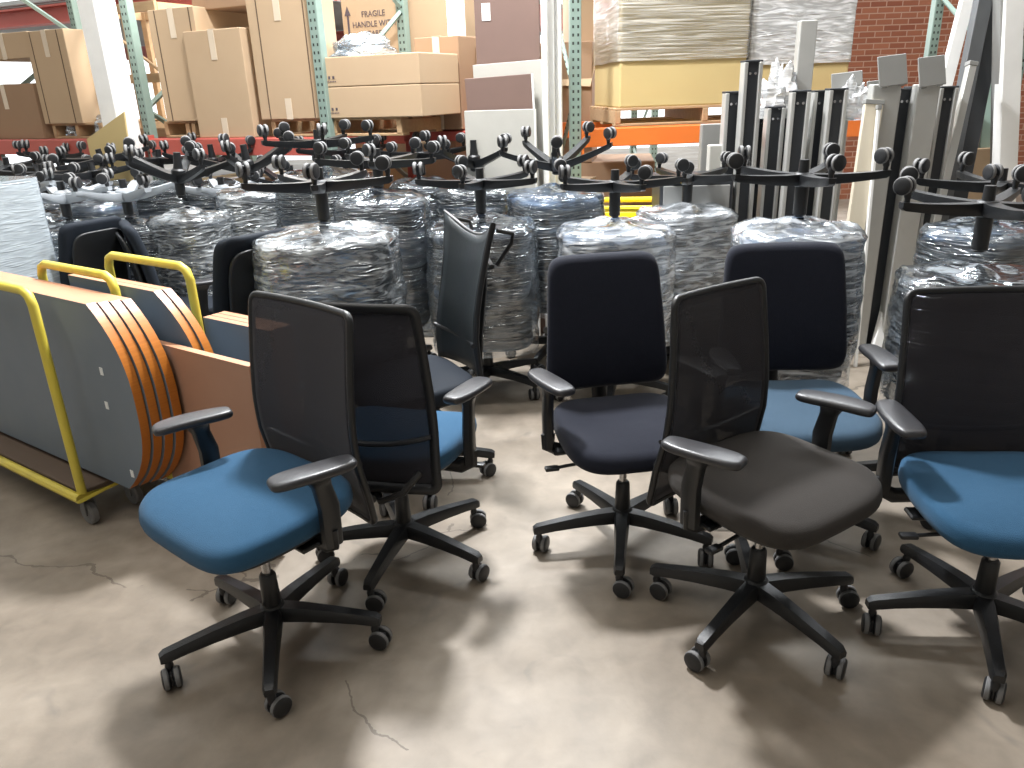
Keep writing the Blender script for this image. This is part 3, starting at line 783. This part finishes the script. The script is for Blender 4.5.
tb, W_, H_ = board('cream board just below the tall brown one in the leaning boards', 472, 541, 62, 5.28, .03, 'cream', SL)
tb, W_, H_ = board('reddish brown board with a white right edge among the leaning boards', 464, 531, 76, 5.20, .03, 'mauve', SL)
board('cream board foremost of the leaning boards behind the upturned bases', 464, 534, 110, 5.13, .03, 'cream', SL)
tall = [o for o in bpy.data.objects if o.get('label', '').startswith('tall brown board')][0]
nb = Vector((math.sin(R(SL)), -math.cos(R(SL)), 0)); q = on_plane(486, 12, (0, 5.36, 0), nb)
u_ = Vector((math.cos(R(SL)), math.sin(R(SL)), 0))
bm = B(); box(bm, ((q - tall.location).dot(u_), -.002, q.z), (.055, .003, .10)); obj('paper_label', bm, M['white'], tall)
# bright white posts to the right of the boards
for i, (xl, xr, yt, Yd) in enumerate(((540, 546, -30, 5.2), (547, 553, -30, 5.26), (554, 560, -30, 5.3))):
    t, W_, H_ = board(['white upright post next to the cream boards, leftmost of three', 'white upright post, middle one of three beside the cream boards', 'white upright post nearest the perforated green upright'][i], xl, xr, yt, Yd, .05, 'white', SL, name='white_post', edge=False)
    t['category'] = 'post'
# hanging fluorescent tube fitting, vertical, bright
p = at_depth(455, 24, 5.7)
t = thing('strip_light', 'bright white vertical strip light beyond the long cartons', 'light', (p.x, p.y, 0), R(-10))
bm = B(); box(bm, (0, 0, p.z + .08), (.11, .06, .75), .02, seg=2)
em = bpy.data.materials.new('lit_tube'); em.use_nodes = True; eb = em.node_tree.nodes['Principled BSDF']; eb.inputs['Emission Color'].default_value = (1, 1, 1, 1); eb.inputs['Emission Strength'].default_value = 2.2
obj('light_diffuser', bm, em, t)
bm = B(); box(bm, (0, .05, p.z + .18), (.13, .04, .85), .01); box(bm, (0, .05, (p.z + .6 + 5.0) / 2), (.03, .03, 5.0 - p.z - .6), .004); obj('hanging_rod', bm, M['white'], t)

# channel posts and desk legs standing together on the right
def channel_post(label, x, yt, Yd, w=.105, lean=0.0, roll=0.0):
    p = on_plane(x, yt, (0, Yd, 0), Vector((0, -1, 0))); H = p.z
    t = thing('channel_post', label, 'channel post', (p.x + math.tan(R(roll)) * 0, Yd, 0), 0)
    t.rotation_euler = (R(lean), R(roll), R(random.Random(x).uniform(-6, 6)))
    bm = B(); box(bm, (0, .02, H / 2), (w * .62, .05, H), .002); obj('web', bm, M['alu_dark'], t)
    for s in (-1, 1):
        bm = B(); box(bm, (s * w * .40, .015, H / 2), (w * .20, .075, H), .003); obj('flange', bm, M['alu'], t)
    bm = B(); box(bm, (0, .02, H + .004), (w, .08, .012), .002); obj('end_cap', bm, M['alu_dark'], t)
    bm = B()
    for s in (-1, 1): lathe(bm, [(.008, 0), (.008, .006)], 8, Matrix.Translation((s * w * .15, -.006, H - .06)) @ Matrix.Rotation(PI / 2, 4, 'X'))
    obj('screw', bm, M['chrome'], t)
    return t
CP = [(734, 93, 4.75, 'short channel post at the left end of the rail bundle'),
      (753, 62, 4.65, 'tallest channel post in the rail bundle, just right of the wrapped carton'),
      (776, 108, 4.80, 'channel post standing right of the tallest one'),
      (801, 92, 4.62, 'channel post directly behind the widest upturned base on the right'),
      (822, 92, 4.70, 'channel post left of the tilted foot plates'),
      (838, 90, 4.60, 'channel post under the first tilted foot plate'),
      (905, 90, 4.60, 'narrow channel post between the two wide silver desk legs'),
      (918, 88, 4.68, 'channel post just left of the second wide silver desk leg'),
      (948, 88, 4.62, 'rightmost channel post in front of the brick wall'),
      (788, 98, 4.95, 'rear channel post in the middle of the rail bundle'),
      (765, 112, 4.98, 'low rear channel post behind the tallest one')]
for x, yt, Yd, lb in CP: channel_post(lb, x, yt, Yd)
def desk_leg(label, x, yt, Yd, w, platew, plateh, m='alu', roll=0, dx=0, tiltp=20):
    p = on_plane(x, yt, (0, Yd, 0), Vector((0, -1, 0))); H = p.z
    t = thing('desk_leg', label, 'desk leg', (p.x, Yd, 0), 0); t.rotation_euler = (0, R(roll), 0)
    bm = B(); box(bm, (0, .035, H / 2), (w, .07, H), .006, seg=2); obj('column', bm, M[m], t)
    if platew:
        bm = B(); box(bm, (0, 0, 0), (platew, .008, plateh), .003)
        for s in (-1, 1): box(bm, (s * platew * .3, .008, -plateh / 2 + .02), (.03, .02, .05), .003)
        fp = obj('foot_plate', bm, M['plate'], t, loc=(dx, .0, H + plateh / 2 - .012)); fp.rotation_euler = (R(-12), R(-5), R(tiltp * .3))
    return t
desk_leg('wide silver desk leg with square foot plate, left of two before the brick wall', 888, 84, 4.5, .155, .165, .16, dx=.015)
desk_leg('wide silver desk leg with a square foot plate, right one before the brick wall', 930, 84, 4.5, .125, .155, .155, dx=0.0)
desk_leg('tall grey desk leg rising highest beside the second wrapped carton', 810, 20, 4.9, .10, 0, 0, m='alu')
desk_leg('silver desk leg with a pale tilted plate above the middle of the bundle', 846, 92, 4.72, .07, .17, .12, m='alu', tiltp=-30)
desk_leg('short grey plate-topped leg between the pale timber and the first wide leg', 874, 100, 4.78, .07, .10, .12, m='plate', tiltp=40)
def leaning(label, x0, y0, x1, y1, Ya, Yb, w, d, m, name, cat):
    a = on_plane(x0, y0, (0, Ya, 0), Vector((0, -1, 0))); b = on_plane(x1, y1, (0, Yb, 0), Vector((0, -1, 0)))
    k = (b.z) / (a.z - b.z); f = b + (b - a) * k if a.z != b.z else b        # carried on down to the floor
    f.z = 0
    t = thing(name, label, cat, f); d_ = a - f; L_ = d_.length
    zz = d_.normalized(); xx = Vector((0, 1, 0)).cross(zz).normalized(); yy = zz.cross(xx)
    t.rotation_euler = Matrix((xx, yy, zz)).transposed().to_euler()
    bm = B(); box(bm, (0, 0, L_ / 2), (w, d, L_), .003); obj('rail', bm, M[m], t)
    bm = B(); box(bm, (0, 0, L_ - .012), (w + .008, d + .008, .024), .002); obj('end_cap', bm, M['plate'], t)
    return t
leaning('pale timber board leaning left behind the right-hand upturned base', 874, 100, 857, 215, 4.5, 4.4, .10, .03, 'creamlight', 'timber_board', 'board')
leaning('thin white strip leaning beside the pale timber board', 879, 105, 869, 215, 4.45, 4.38, .018, .02, 'white', 'white_strip', 'strip')
leaning('bright white beam leaning steeply across the brick wall', 972, -20, 945, 85, 5.2, 5.0, .075, .04, 'white', 'leaning_beam', 'plank')  # a white beam leaning, its foot carried down to the floor
leaning('dark grey rail leaning steeply, left one of the two by the brick wall', 985, -10, 948, 175, 5.0, 4.8, .085, .06, 'darkrail', 'leaning_rail', 'rail')
leaning('black slotted rail leaning steeply beside the pale green frame', 998, -10, 962, 170, 5.1, 4.9, .11, .06, 'alu_dark', 'leaning_rail', 'rail')
leaning('silver tube leaning in front of the dark rails on the right', 972, 62, 946, 175, 4.75, 4.6, .045, .04, 'alu', 'leaning_tube', 'tube')
leaning('pale green frame member standing between the dark rails and the white posts', 1000, 10, 984, 150, 5.3, 5.2, .09, .06, 'greenpanel', 'green_frame_member', 'frame')
leaning('wide white post near the right edge, left one of two', 1012, -20, 1004, 180, 4.9, 4.8, .11, .08, 'white', 'white_post', 'post')
leaning('brownish post edge-on just left of the wide white post', 1000, -20, 996, 180, 4.92, 4.85, .035, .08, 'plate', 'brown_post', 'post')
# grey boxes on carton, right background
carton('brown carton behind the right-hand upturned bases below the grey bin', (2.95, 5.35, 0), R(6), .6, .5, 1.15, 'card', tape='both')
bm = B(); box(bm, (0, 0, .1), (.34, .3, .2), .01, seg=2); o = obj('grey_bin', bm, M['plate'], loc=(2.9, 5.3, 1.152)); tag(o, 'grey open bin on the brown carton by the green frame member', 'bin')
# two dark grey cabinets / panels between crate and rails
for i, (x, yt, Yd, w_, m_) in enumerate(((717, 124, 4.95, .14, 'plate'), (722, 145, 4.75, .13, 'cream'))):
    desk_leg(['grey standing panel at the left end of the rail bundle, taller one', 'pale standing panel in front of the grey one left of the rails'][i], x - 3 + i * 2, yt, Yd, w_, 0, 0, m=m_)
bm = B()
o = thing('office_cabinet', 'dark low cabinet behind the upturned base left of the rails', 'cabinet', (1.12, 4.75, 0), R(-4))
b2 = B(); box(b2, (0, 0, .55), (.42, .4, 1.08), .008); obj('cabinet_body', b2, M['alu_dark'], o); b2 = B(); box(b2, (0, -.205, .55), (.38, .012, 1.0), .003); obj('cabinet_door', b2, M['plate'], o); bm.free()

# white film clumps caught on top of the rail bundle
for x, y, Yd, sc, lb in ((777, 118, 4.9, .26, 'white film clump caught on the low channel posts, left one'), (850, 120, 4.72, .20, 'white film clump on the posts beside the pale timber board')):
    q = on_plane(x, y, (0, Yd, 0), Vector((0, -1, 0)))
    bm = B(); blob(bm, sc, sc * .7, sc * 1.0, seed=x, amp=.5); o = obj('film_clump', bm, M['film_white'], smooth=True, loc=(q.x, Yd, q.z)); tag(o, lb, 'film')

# ---------------------------------------------------------------- yellow carts with table tops
TH = R(-35)
TU = Vector((math.cos(TH), math.sin(TH), 0)); TV = Vector((-TU.y, TU.x, 0)); TO = Vector((-1.47, 2.66, 0))
def tp(s, t, z=0): return TO + TU * s + TV * t + Vector((0, 0, z))
def tabletop(label, s_end, t, z0, z1, L_, thick=.03, round_=True, back='laminate', name='table_top', group=None, front='laminate', bul=.20, sharp=.0):
    """table top standing on its long edge, rounded right end"""
    o = thing(name, label, 'table top', tp(s_end, t), TH, group)
    H = z1 - z0; pts = []
    if round_:
        for i in range(21):
            q = 1 - 2 * i / 20; pts.append((bul * (1 - abs(q) ** 2.6), (z0 + z1) / 2 + H / 2 * q))
    else: pts = [(0, z1), (0, z0)]
    poly = [(-L_, z0), ] + pts[::-1] + [(-L_, z1)]
    mt = Matrix.Translation((0, thick, 0)) @ Matrix.Rotation(PI / 2, 4, 'X')
    bm = B(); prism(bm, [(x * .999, z) for x, z in poly], thick, mt=mt)
    for f in bm.faces:
        n = f.normal; f.normal_update(); n = f.normal
        if abs(n.y) > .5: f.material_index = 1 if n.y > 0 else 0
        elif abs(n.z) > .985 and abs(n.x) < .1: f.material_index = 2
        else: f.material_index = 3 if round_ else 2
    return obj('top_panel', bm, [M[front], M[back], M['edge_pink'], M['edge_orange']], o, True, ang=30), o
TL = [('grey-faced table top with rounded orange end, nearest on the first yellow cart', 0.0), ('second table top from the front in the rounded stack on the first yellow cart', .034),
      ('third table top from the front in the rounded stack on the first yellow cart', .068), ('fourth table top from the front, rearmost of the rounded stack', .102)]
for i, (lb, t_) in enumerate(TL):
    pn, o = tabletop(lb, -.05 + .012 * i, t_ * 1.12, .19, .935 - .003 * i, 1.35, .034, bul=.185)
    if i == 0:
        bm = B()
        for x, z in ((-.0, .68), (-.02, .54), (.05, .27)): box(bm, (x, -.001, z), (.02, .002, .03))
        obj('scuff_mark', bm, M['white_mark'], o)
# second group, between the carts
for i in range(2):
    tabletop(['dark-faced table top with rounded orange end on the second yellow cart, front one', 'rear table top with rounded orange end on the second yellow cart'][i], .02 + .01 * i, .22 + i * .034, .20, .94, .62, .031, bul=.22)
for i in range(3):
    tabletop(['rectangular table top farthest right behind the brown one, front of three', 'rectangular table top farthest right, middle of three edge-on', 'rectangular table top farthest right, rear of three edge-on'][i], .44, .39 + i * .035, .20, .80, .40, .031, False)
tabletop('brown rectangular table top standing right of the rounded stack', .60, .165, .02, .76, .62, .03, False, front='brown_lam')
def cart(label, s0, s1, t0, t1, utop, usides, plat=True):
    o = thing('panel_cart', label, 'cart', tp((s0 + s1) / 2, (t0 + t1) / 2), TH)
    L_ = s1 - s0; W_ = t1 - t0
    bm = B(); tube(bm, [(-L_ / 2, -W_ / 2, .15), (L_ / 2, -W_ / 2, .15), (L_ / 2, W_ / 2, .15), (-L_ / 2, W_ / 2, .15)], .019, .019, 8, closed=True); obj('deck_frame', bm, M['yellow'], o, True)
    bm = B(); box(bm, (0, 0, .158), (L_ - .04, W_ - .04, .022), .003); obj('deck_board', bm, M['deck_wood'], o)
    for sx in (-1, 1):
        for sy in (-1, 1):
            bm = B(); x, y = sx * (L_ / 2 - .06), sy * (W_ / 2 - .05)
            lathe(bm, [(.012, -.016), (.045, -.016), (.05, -.010), (.05, .010), (.045, .016), (.012, .016)], 20, Matrix.Translation((x, y, .05)) @ Matrix.Rotation(PI / 2, 4, 'X'))
            for q in (-1, 1): box(bm, (x, y + q * .022, .088), (.035, .005, .085), .001)
            box(bm, (x, y, .132), (.07, .07, .006)); obj('caster', bm, M['tread'], o, True, ang=30)
    for (y, a, b, z) in usides:
        bm = B(); rr = .05
        pts = [(a, y, .15), (a, y, z - rr), (a + rr * .3, y, z - rr * .3), (a + rr, y, z), (b - rr, y, z), (b - rr * .3, y, z - rr * .3), (b, y, z - rr), (b, y, .15)]
        tube(bm, pts, .0175, .0175, 12, up=Vector((0, 1, 0))); obj('side_rail', bm, M['yellow'], o, True, ang=60)
    return o
cart('yellow panel cart at the left edge holding the rounded table tops', -1.25, -.22, -.115, .175, 1, [(-.125, -.63, .50, .98), (.15, .00, .56, .985)])
cart('second yellow panel cart behind the first, its hooped rail in view', -.62, .12, .20, .385, 1, [(.085, -.31, .27, 1.0)])

# ---------------------------------------------------------------- office chairs in the foreground
office_chair('office chair with bright blue seat and purple-black mesh back at front left', (-.76, 1.98, 0), -130, -149, M['blue'], 'mesh', lean=-.11, seed=3, top=1.045, seat_z=.475, w0=.48, w1=.465, seat_w=.55, seat_d=.49, pad_turn=-18, bz0=.40, pad_y=-.02, armz=.70)
office_chair('office chair seen from behind, wide black rear frame, second from front left', (-.41, 2.44, 0), 75, -33, M['blue'], 'meshrear', lean=-.22, seed=4, top=1.0, w0=.47, w1=.36, bz0=.43, pad_turn=-14)
office_chair('high-backed black chair with curved horned top beside the wrapped stack', (-.42, 3.10, 0), -152, -5, M['darkstuff'], 'high', seat_z=.40, seed=5, top=1.11, arms=(1,), name='high_back_chair')
office_chair('dark navy padded chair facing forward in the middle', (.39, 2.48, 0), -81, -28, M['navy'], 'pad', seed=6, top=1.035, w0=.44, seat_w=.49, arms=(-1, 1), pad_turn=18)
office_chair('office chair with charcoal grey seat and black mesh back, front right', (.74, 2.02, 0), -57, -62, M['grey'], 'mesh', lean=-.15, seat_z=.46, seed=7, top=1.035, w0=.47, w1=.37, bz0=.38, seat_w=.53, seat_d=.50, pad_turn=18)
office_chair('black padded chair with faded blue seat behind the grey-seated one', (1.03, 2.58, 0), -92, -40, M['paleblue'], 'pad', seed=8, top=1.03, w0=.47, arms=(-1, 1))
office_chair('office chair with blue seat and broad black mesh back at the right edge', (1.395, 1.92, 0), -95, -113, M['blue'], 'mesh', seed=9, top=1.0, w0=.50, w1=.47, bz0=.42, seat_w=.53, pad_y=-.10)
bl = [o for o in bpy.data.objects if o.get('label', '').startswith('black padded chair')][0]
for ch in bl.children:
    if ch.name.startswith('backrest'): ch.data.materials.clear(); ch.data.materials.append(M['navy'])
# chairs behind the carts
def chair_by_back(label, x, y, z, face, seed, w, seat=None):
    q = on_z(x, y, z); f = R(face)
    return office_chair(label, (q.x + .27 * math.cos(f), q.y + .27 * math.sin(f), 0), face, seed * 10, M['darkstuff'], 'pad', seed=seed, top=z, w0=w)
chair_by_back('black chair turned sideways behind the yellow carts, leftmost', 88, 219, 1.02, 152, 11, .40)
chair_by_back('black chair back showing above the hooped yellow rail', 130, 222, 1.0, 30, 12, .40)
chair_by_back('black chair with an armrest, between the carts and the nearest wrapped stack', 250, 232, 1.05, 142, 13, .42)

# ---------------------------------------------------------------- wrapped stacks of seats with upturned bases
def bundle(label, x, y, zt, w, d, seed, base=True, z0=.36, loose=False, tent=.05, rz=None):
    rnd = random.Random(seed)
    rz = rnd.uniform(-.5, .5) if rz is None else rz
    t = thing('wrapped_seat_stack', label, 'wrapped stack', (x, y, 0), rz)
    if base:
        make_base(t, rnd.uniform(0, 1.2), rnd=rnd)
        bm = B(); lathe(bm, [(.027, .10), (.029, .14), (.025, .25), (.015, .26), (.015, z0)], 16); obj('gas_cylinder', bm, M['plastic'], t, True)
    zb = z0 if base else .02
    H = zt - .03 - zb; n = max(3, int(H / .062)); th = H / n
    for i in range(n):
        bm = B(); jx, jy, jr = rnd.uniform(-.008, .008), rnd.uniform(-.008, .008), rnd.uniform(-.05, .05)
        pillow(bm, w * .86, d * .86, th * .92, 4, th * .42, 32, crown=0)
        o = obj('seat_pad', bm, M['bluestuff'] if rnd.random() < .18 else M['darkstuff'], t, True, (jx, jy, zb + i * th)); o.rotation_euler.z = jr
    bm = B(); rings = []; K = 96; NR = 30
    o_ = sup(w, d, 3.2, K)
    def wr(x_, y_, z_, k):
        a = math.atan2(y_, x_)
        nn = noise.noise(Vector((math.cos(a) * 1.6 + seed, math.sin(a) * 1.6, z_ * 16))) * .030 + noise.noise(Vector((math.cos(a) * 5 + seed, math.sin(a) * 5, z_ * (30 if not loose else 12)))) * (.016 if not loose else .035)
        return 1 + nn * k * 1.4
    for i in range(NR):
        z = zb - .015 + (zt - zb) * i / (NR - 1); q = 1 - .04 * math.cos(PI * i / (NR - 1)) ** 2
        rings.append([Vector((px * q * wr(px, py, z, 1), py * q * wr(px, py, z, 1), z)) for px, py in o_])
    for i in range(1, 9):
        f = 1 - i / 8.6
        rings.append([Vector((px * f, py * f, zt + tent * (1 - f) ** 2 + .03 * (1 - f * f) * .5 + .028 * noise.noise(Vector((px * 9 * f + seed, py * 9 * f, 3))))) for px, py in o_])
    loft(bm, rings, cap=False); obj('film_wrap', bm, M['film_glare'] if loose == 2 else M['film_loose'] if loose else M['film'], t, True, ang=80)
    return t
def upturned(label, hub, phase, post, silver=False, steep=False, tilt=(0, 0), seed=0, stub=.05):
    """a chair base standing on its gas cylinder with its casters in the air"""
    rnd = random.Random(seed + 50)
    z_h = .17 if steep else .13 if silver else .12
    t = thing('chair_base', label, 'chair base', (hub[0], hub[1], hub[2] + z_h), rot=(PI + tilt[0], tilt[1], 0))
    make_base(t, phase, silver, rnd=rnd, steep=steep)
    bm = B(); lathe(bm, [(.020, (.06 if steep else .045)), (.022, .11), (.029, .16), (.028, .15 + post * .75), (.018, .155 + post * .76), (.018, .12 + post)], 16)
    obj('gas_cylinder', bm, M['plastic'], t, True)
    return t
# hub x, hub y, depth, phase, silver?, tilt, labels
ST = [
 (320, 185, 3.40, .15, 0, (0, 0), 'black upturned base on the bulging wrapped stack behind the front left chairs', 'bulging film-wrapped seat stack behind the front left chairs', 1),
 (480, 183, 4.00, .55, 0, (0, 0), 'black upturned base above the high-backed chair', 'film-wrapped seat stack rising just right of the high-backed chair', 1),
 (615, 185, 3.85, .05, 0, (0, 0), 'black upturned base directly behind the navy chair', 'white-glaring wrapped stack directly behind the navy chair', 1),
 (803, 178, 3.25, .35, 0, (0, 0), 'widest black upturned base in front of the rail bundle', 'wrapped stack behind the black padded chair, film whitened by glare on top', 1),
 (987, 207, 2.75, .50, 0, (0, 0), 'black upturned base nearest the right edge, above the mesh-backed chair', 'wrapped stack of flat shells behind the chair at the right edge', 1),
 (555, 160, 4.45, .40, 0, (.06, -.05), 'black upturned base in front of the white posts, arms raised in a V', 'wrapped stack of seats in front of the white posts', 0),
 (474, 158, 4.95, .9, 0, (.05, .0), 'black upturned base in front of the cream boards, tilted', 'wrapped stack in front of the cream boards', 0),
 (378, 163, 4.20, .25, 0, (0, .03), 'black upturned base in the second row, in front of the long cartons', 'wrapped stack in the second row below the long cartons', 1),
 (318, 143, 4.55, .0, 0, (0, 0), 'highest black upturned base, below the tall seamed carton', 'wrapped stack below the highest upturned base', 0),
 (688, 178, 4.30, .6, 0, (0, 0), 'black upturned base right of the yellow crate', 'wrapped stack right of the yellow crate', 1),
 (1000, 186, 3.35, .95, 0, (0, 0), 'black upturned base behind the one nearest the right edge', 'wrapped stack behind the one nearest the right edge', 0),
 (181, 172, 4.50, .8, 0, (.04, .10), 'dark upturned base with a long post, behind the hooped yellow rail', 'loosely wrapped stack behind the hooped yellow rail', 0),
 (245, 163, 4.80, .3, 0, (.05, -.06), 'dark upturned base below the wide tan carton', 'loosely wrapped stack below the wide tan carton', 0),
 (63, 196, 4.60, .2, 1, (0, 0), 'silver upturned base above the leftmost black chair', 'clear-wrapped stack under the leftmost silver base', 0),
 (125, 194, 4.55, .75, 1, (0, 0), 'silver upturned base above the second black chair back', 'clear-wrapped stack under the second silver base', 0),
 (222, 190, 5.20, .4, 1, (0, 0), 'silver upturned base over the grey plastic sheeting', 'film and grey sheeting wrapped stack left of the black chair', 0),
 (292, 182, 5.25, .1, 1, (0, 0), 'silver upturned base behind the bulging wrapped stack', 'wrapped stack hidden behind the bulging one', 0),
 (22, 188, 4.90, .5, 1, (0, 0), 'silver upturned base at the left edge above the milky roll', 'clear-wrapped stack at the left edge', 0),
 (8, 168, 5.7, .1, 0, (.1, .1), 'black upturned base in the far left cluster, at the left edge', 'far wrapped stack at the left edge', 0),
 (62, 157, 6.2, .6, 0, (-.1, .05), 'black upturned base in the far left cluster, below the dark lower carton', 'far wrapped stack below the dark lower carton', 0),
 (99, 160, 5.55, .9, 0, (.12, -.1), 'black upturned base just left of the slanting cardboard sheet', 'far wrapped stack left of the slanting cardboard sheet', 0),
 (44, 175, 5.5, .3, 0, (.05, .1), 'black upturned base in the middle of the far left cluster', 'wrapped stack in the middle of the far left cluster', 0),
 (92, 174, 5.15, .7, 0, (.0, -.1), 'black upturned base right in the far left cluster, close over the silver ones', 'wrapped stack right in the far left cluster', 0),
 (160, 160, 5.7, .45, 0, (.0, .05), 'black upturned base in front of the bright timber crate', 'far wrapped stack in front of the bright timber crate', 0),
 (212, 160, 5.7, .2, 0, (.1, .0), 'black upturned base below the second rack bay', 'far wrapped stack below the second rack bay', 0),
 (345, 152, 5.4, .55, 0, (.0, .0), 'black upturned base behind the highest one', 'wrapped stack behind the highest upturned base', 0),
 (420, 155, 5.15, .85, 0, (.05, .0), 'black upturned base below the right end of the long cartons', 'wrapped stack below the right end of the long cartons', 0),
]
for i, (hx, hy, Z, ph, sil, tl, lb, lbs, fr) in enumerate(ST):
    hub = at_depth(hx, hy, Z)
    post = .16 if i < 5 else .13
    if i in (11,): post = .2
    zt = hub.z - .05 - post + .03
    if i == 4: zt -= .04
    upturned(lb, hub, ph, post, bool(sil), i in (5, 6, 11, 12, 16, 24), tl, i)
    wv = .66 if i == 0 else .60 if i in (1, 2) else .54 if i < 11 else .44
    if i == 3: wv = .56
    bundle(lbs, hub.x, hub.y, zt - .03, wv, wv * (.95 if i != 0 else .9), 10 + i, base=(i < 12), loose=(2 if i in (2, 3, 9) else 1 if i in (0, 11, 12, 15) else 0), z0=.30 if i == 1 else .36, tent=.035)

# milky film-wrapped block at the left edge
q = at_depth(18, 182, 3.75)
bm = B(); rings = []
for i in range(24):
    z = .02 + (q.z - .02) * i / 23
    rings.append([Vector((x * (1 + .008 * noise.noise(Vector((x * 8, y * 8, z * 18)))), y * (1 + .008 * noise.noise(Vector((x * 8, y * 8, z * 18)))), z)) for x, y in sup(.62, .62, 7, 80)])
loft(bm, rings); 
t = thing('wrapped_load', 'milky film-wrapped load standing at the left edge behind the carts', 'wrapped load', (q.x - .42, q.y + .1, 0), R(-20))
obj('film_wrap', bm, M['film_milk'], t, True, ang=60)
bm = B(); box(bm, (0, 0, q.z / 2 - .01), (.58, .58, q.z - .04), .02); obj('load', bm, M['laminate'], t)

# ---------------------------------------------------------------- groups of repeats
GROUPS = {'chair_base': 'upturned chair bases standing on the wrapped stacks', 'wrapped_seat_stack': 'film-wrapped stacks of seats in rows', 'channel_post': 'channel posts in the rail bundle',
          'desk_leg': 'desk legs beside the rail bundle', 'table_top': 'table tops on edge beside the yellow carts', 'office_chair': 'office chairs on the floor', 'cardboard_box': 'cartons around the racks',
          'pallet_rack': 'pallet racks', 'pallet': 'wooden pallets on the racks', 'board': 'flat boards leaning together', 'white_post': 'white upright posts', 'panel_cart': 'yellow panel carts',
          'wrapped_carton': 'film-wrapped cartons on the orange rack', 'film_clump': 'film clumps on the rail bundle', 'film_bundle': 'film bundles on the left rack', 'leaning_rail': 'dark rails leaning by the brick wall'}
for o in bpy.data.objects:
    if o.parent is None and 'label' in o and o.name.split('.')[0] in GROUPS: o['group'] = GROUPS[o.name.split('.')[0]]
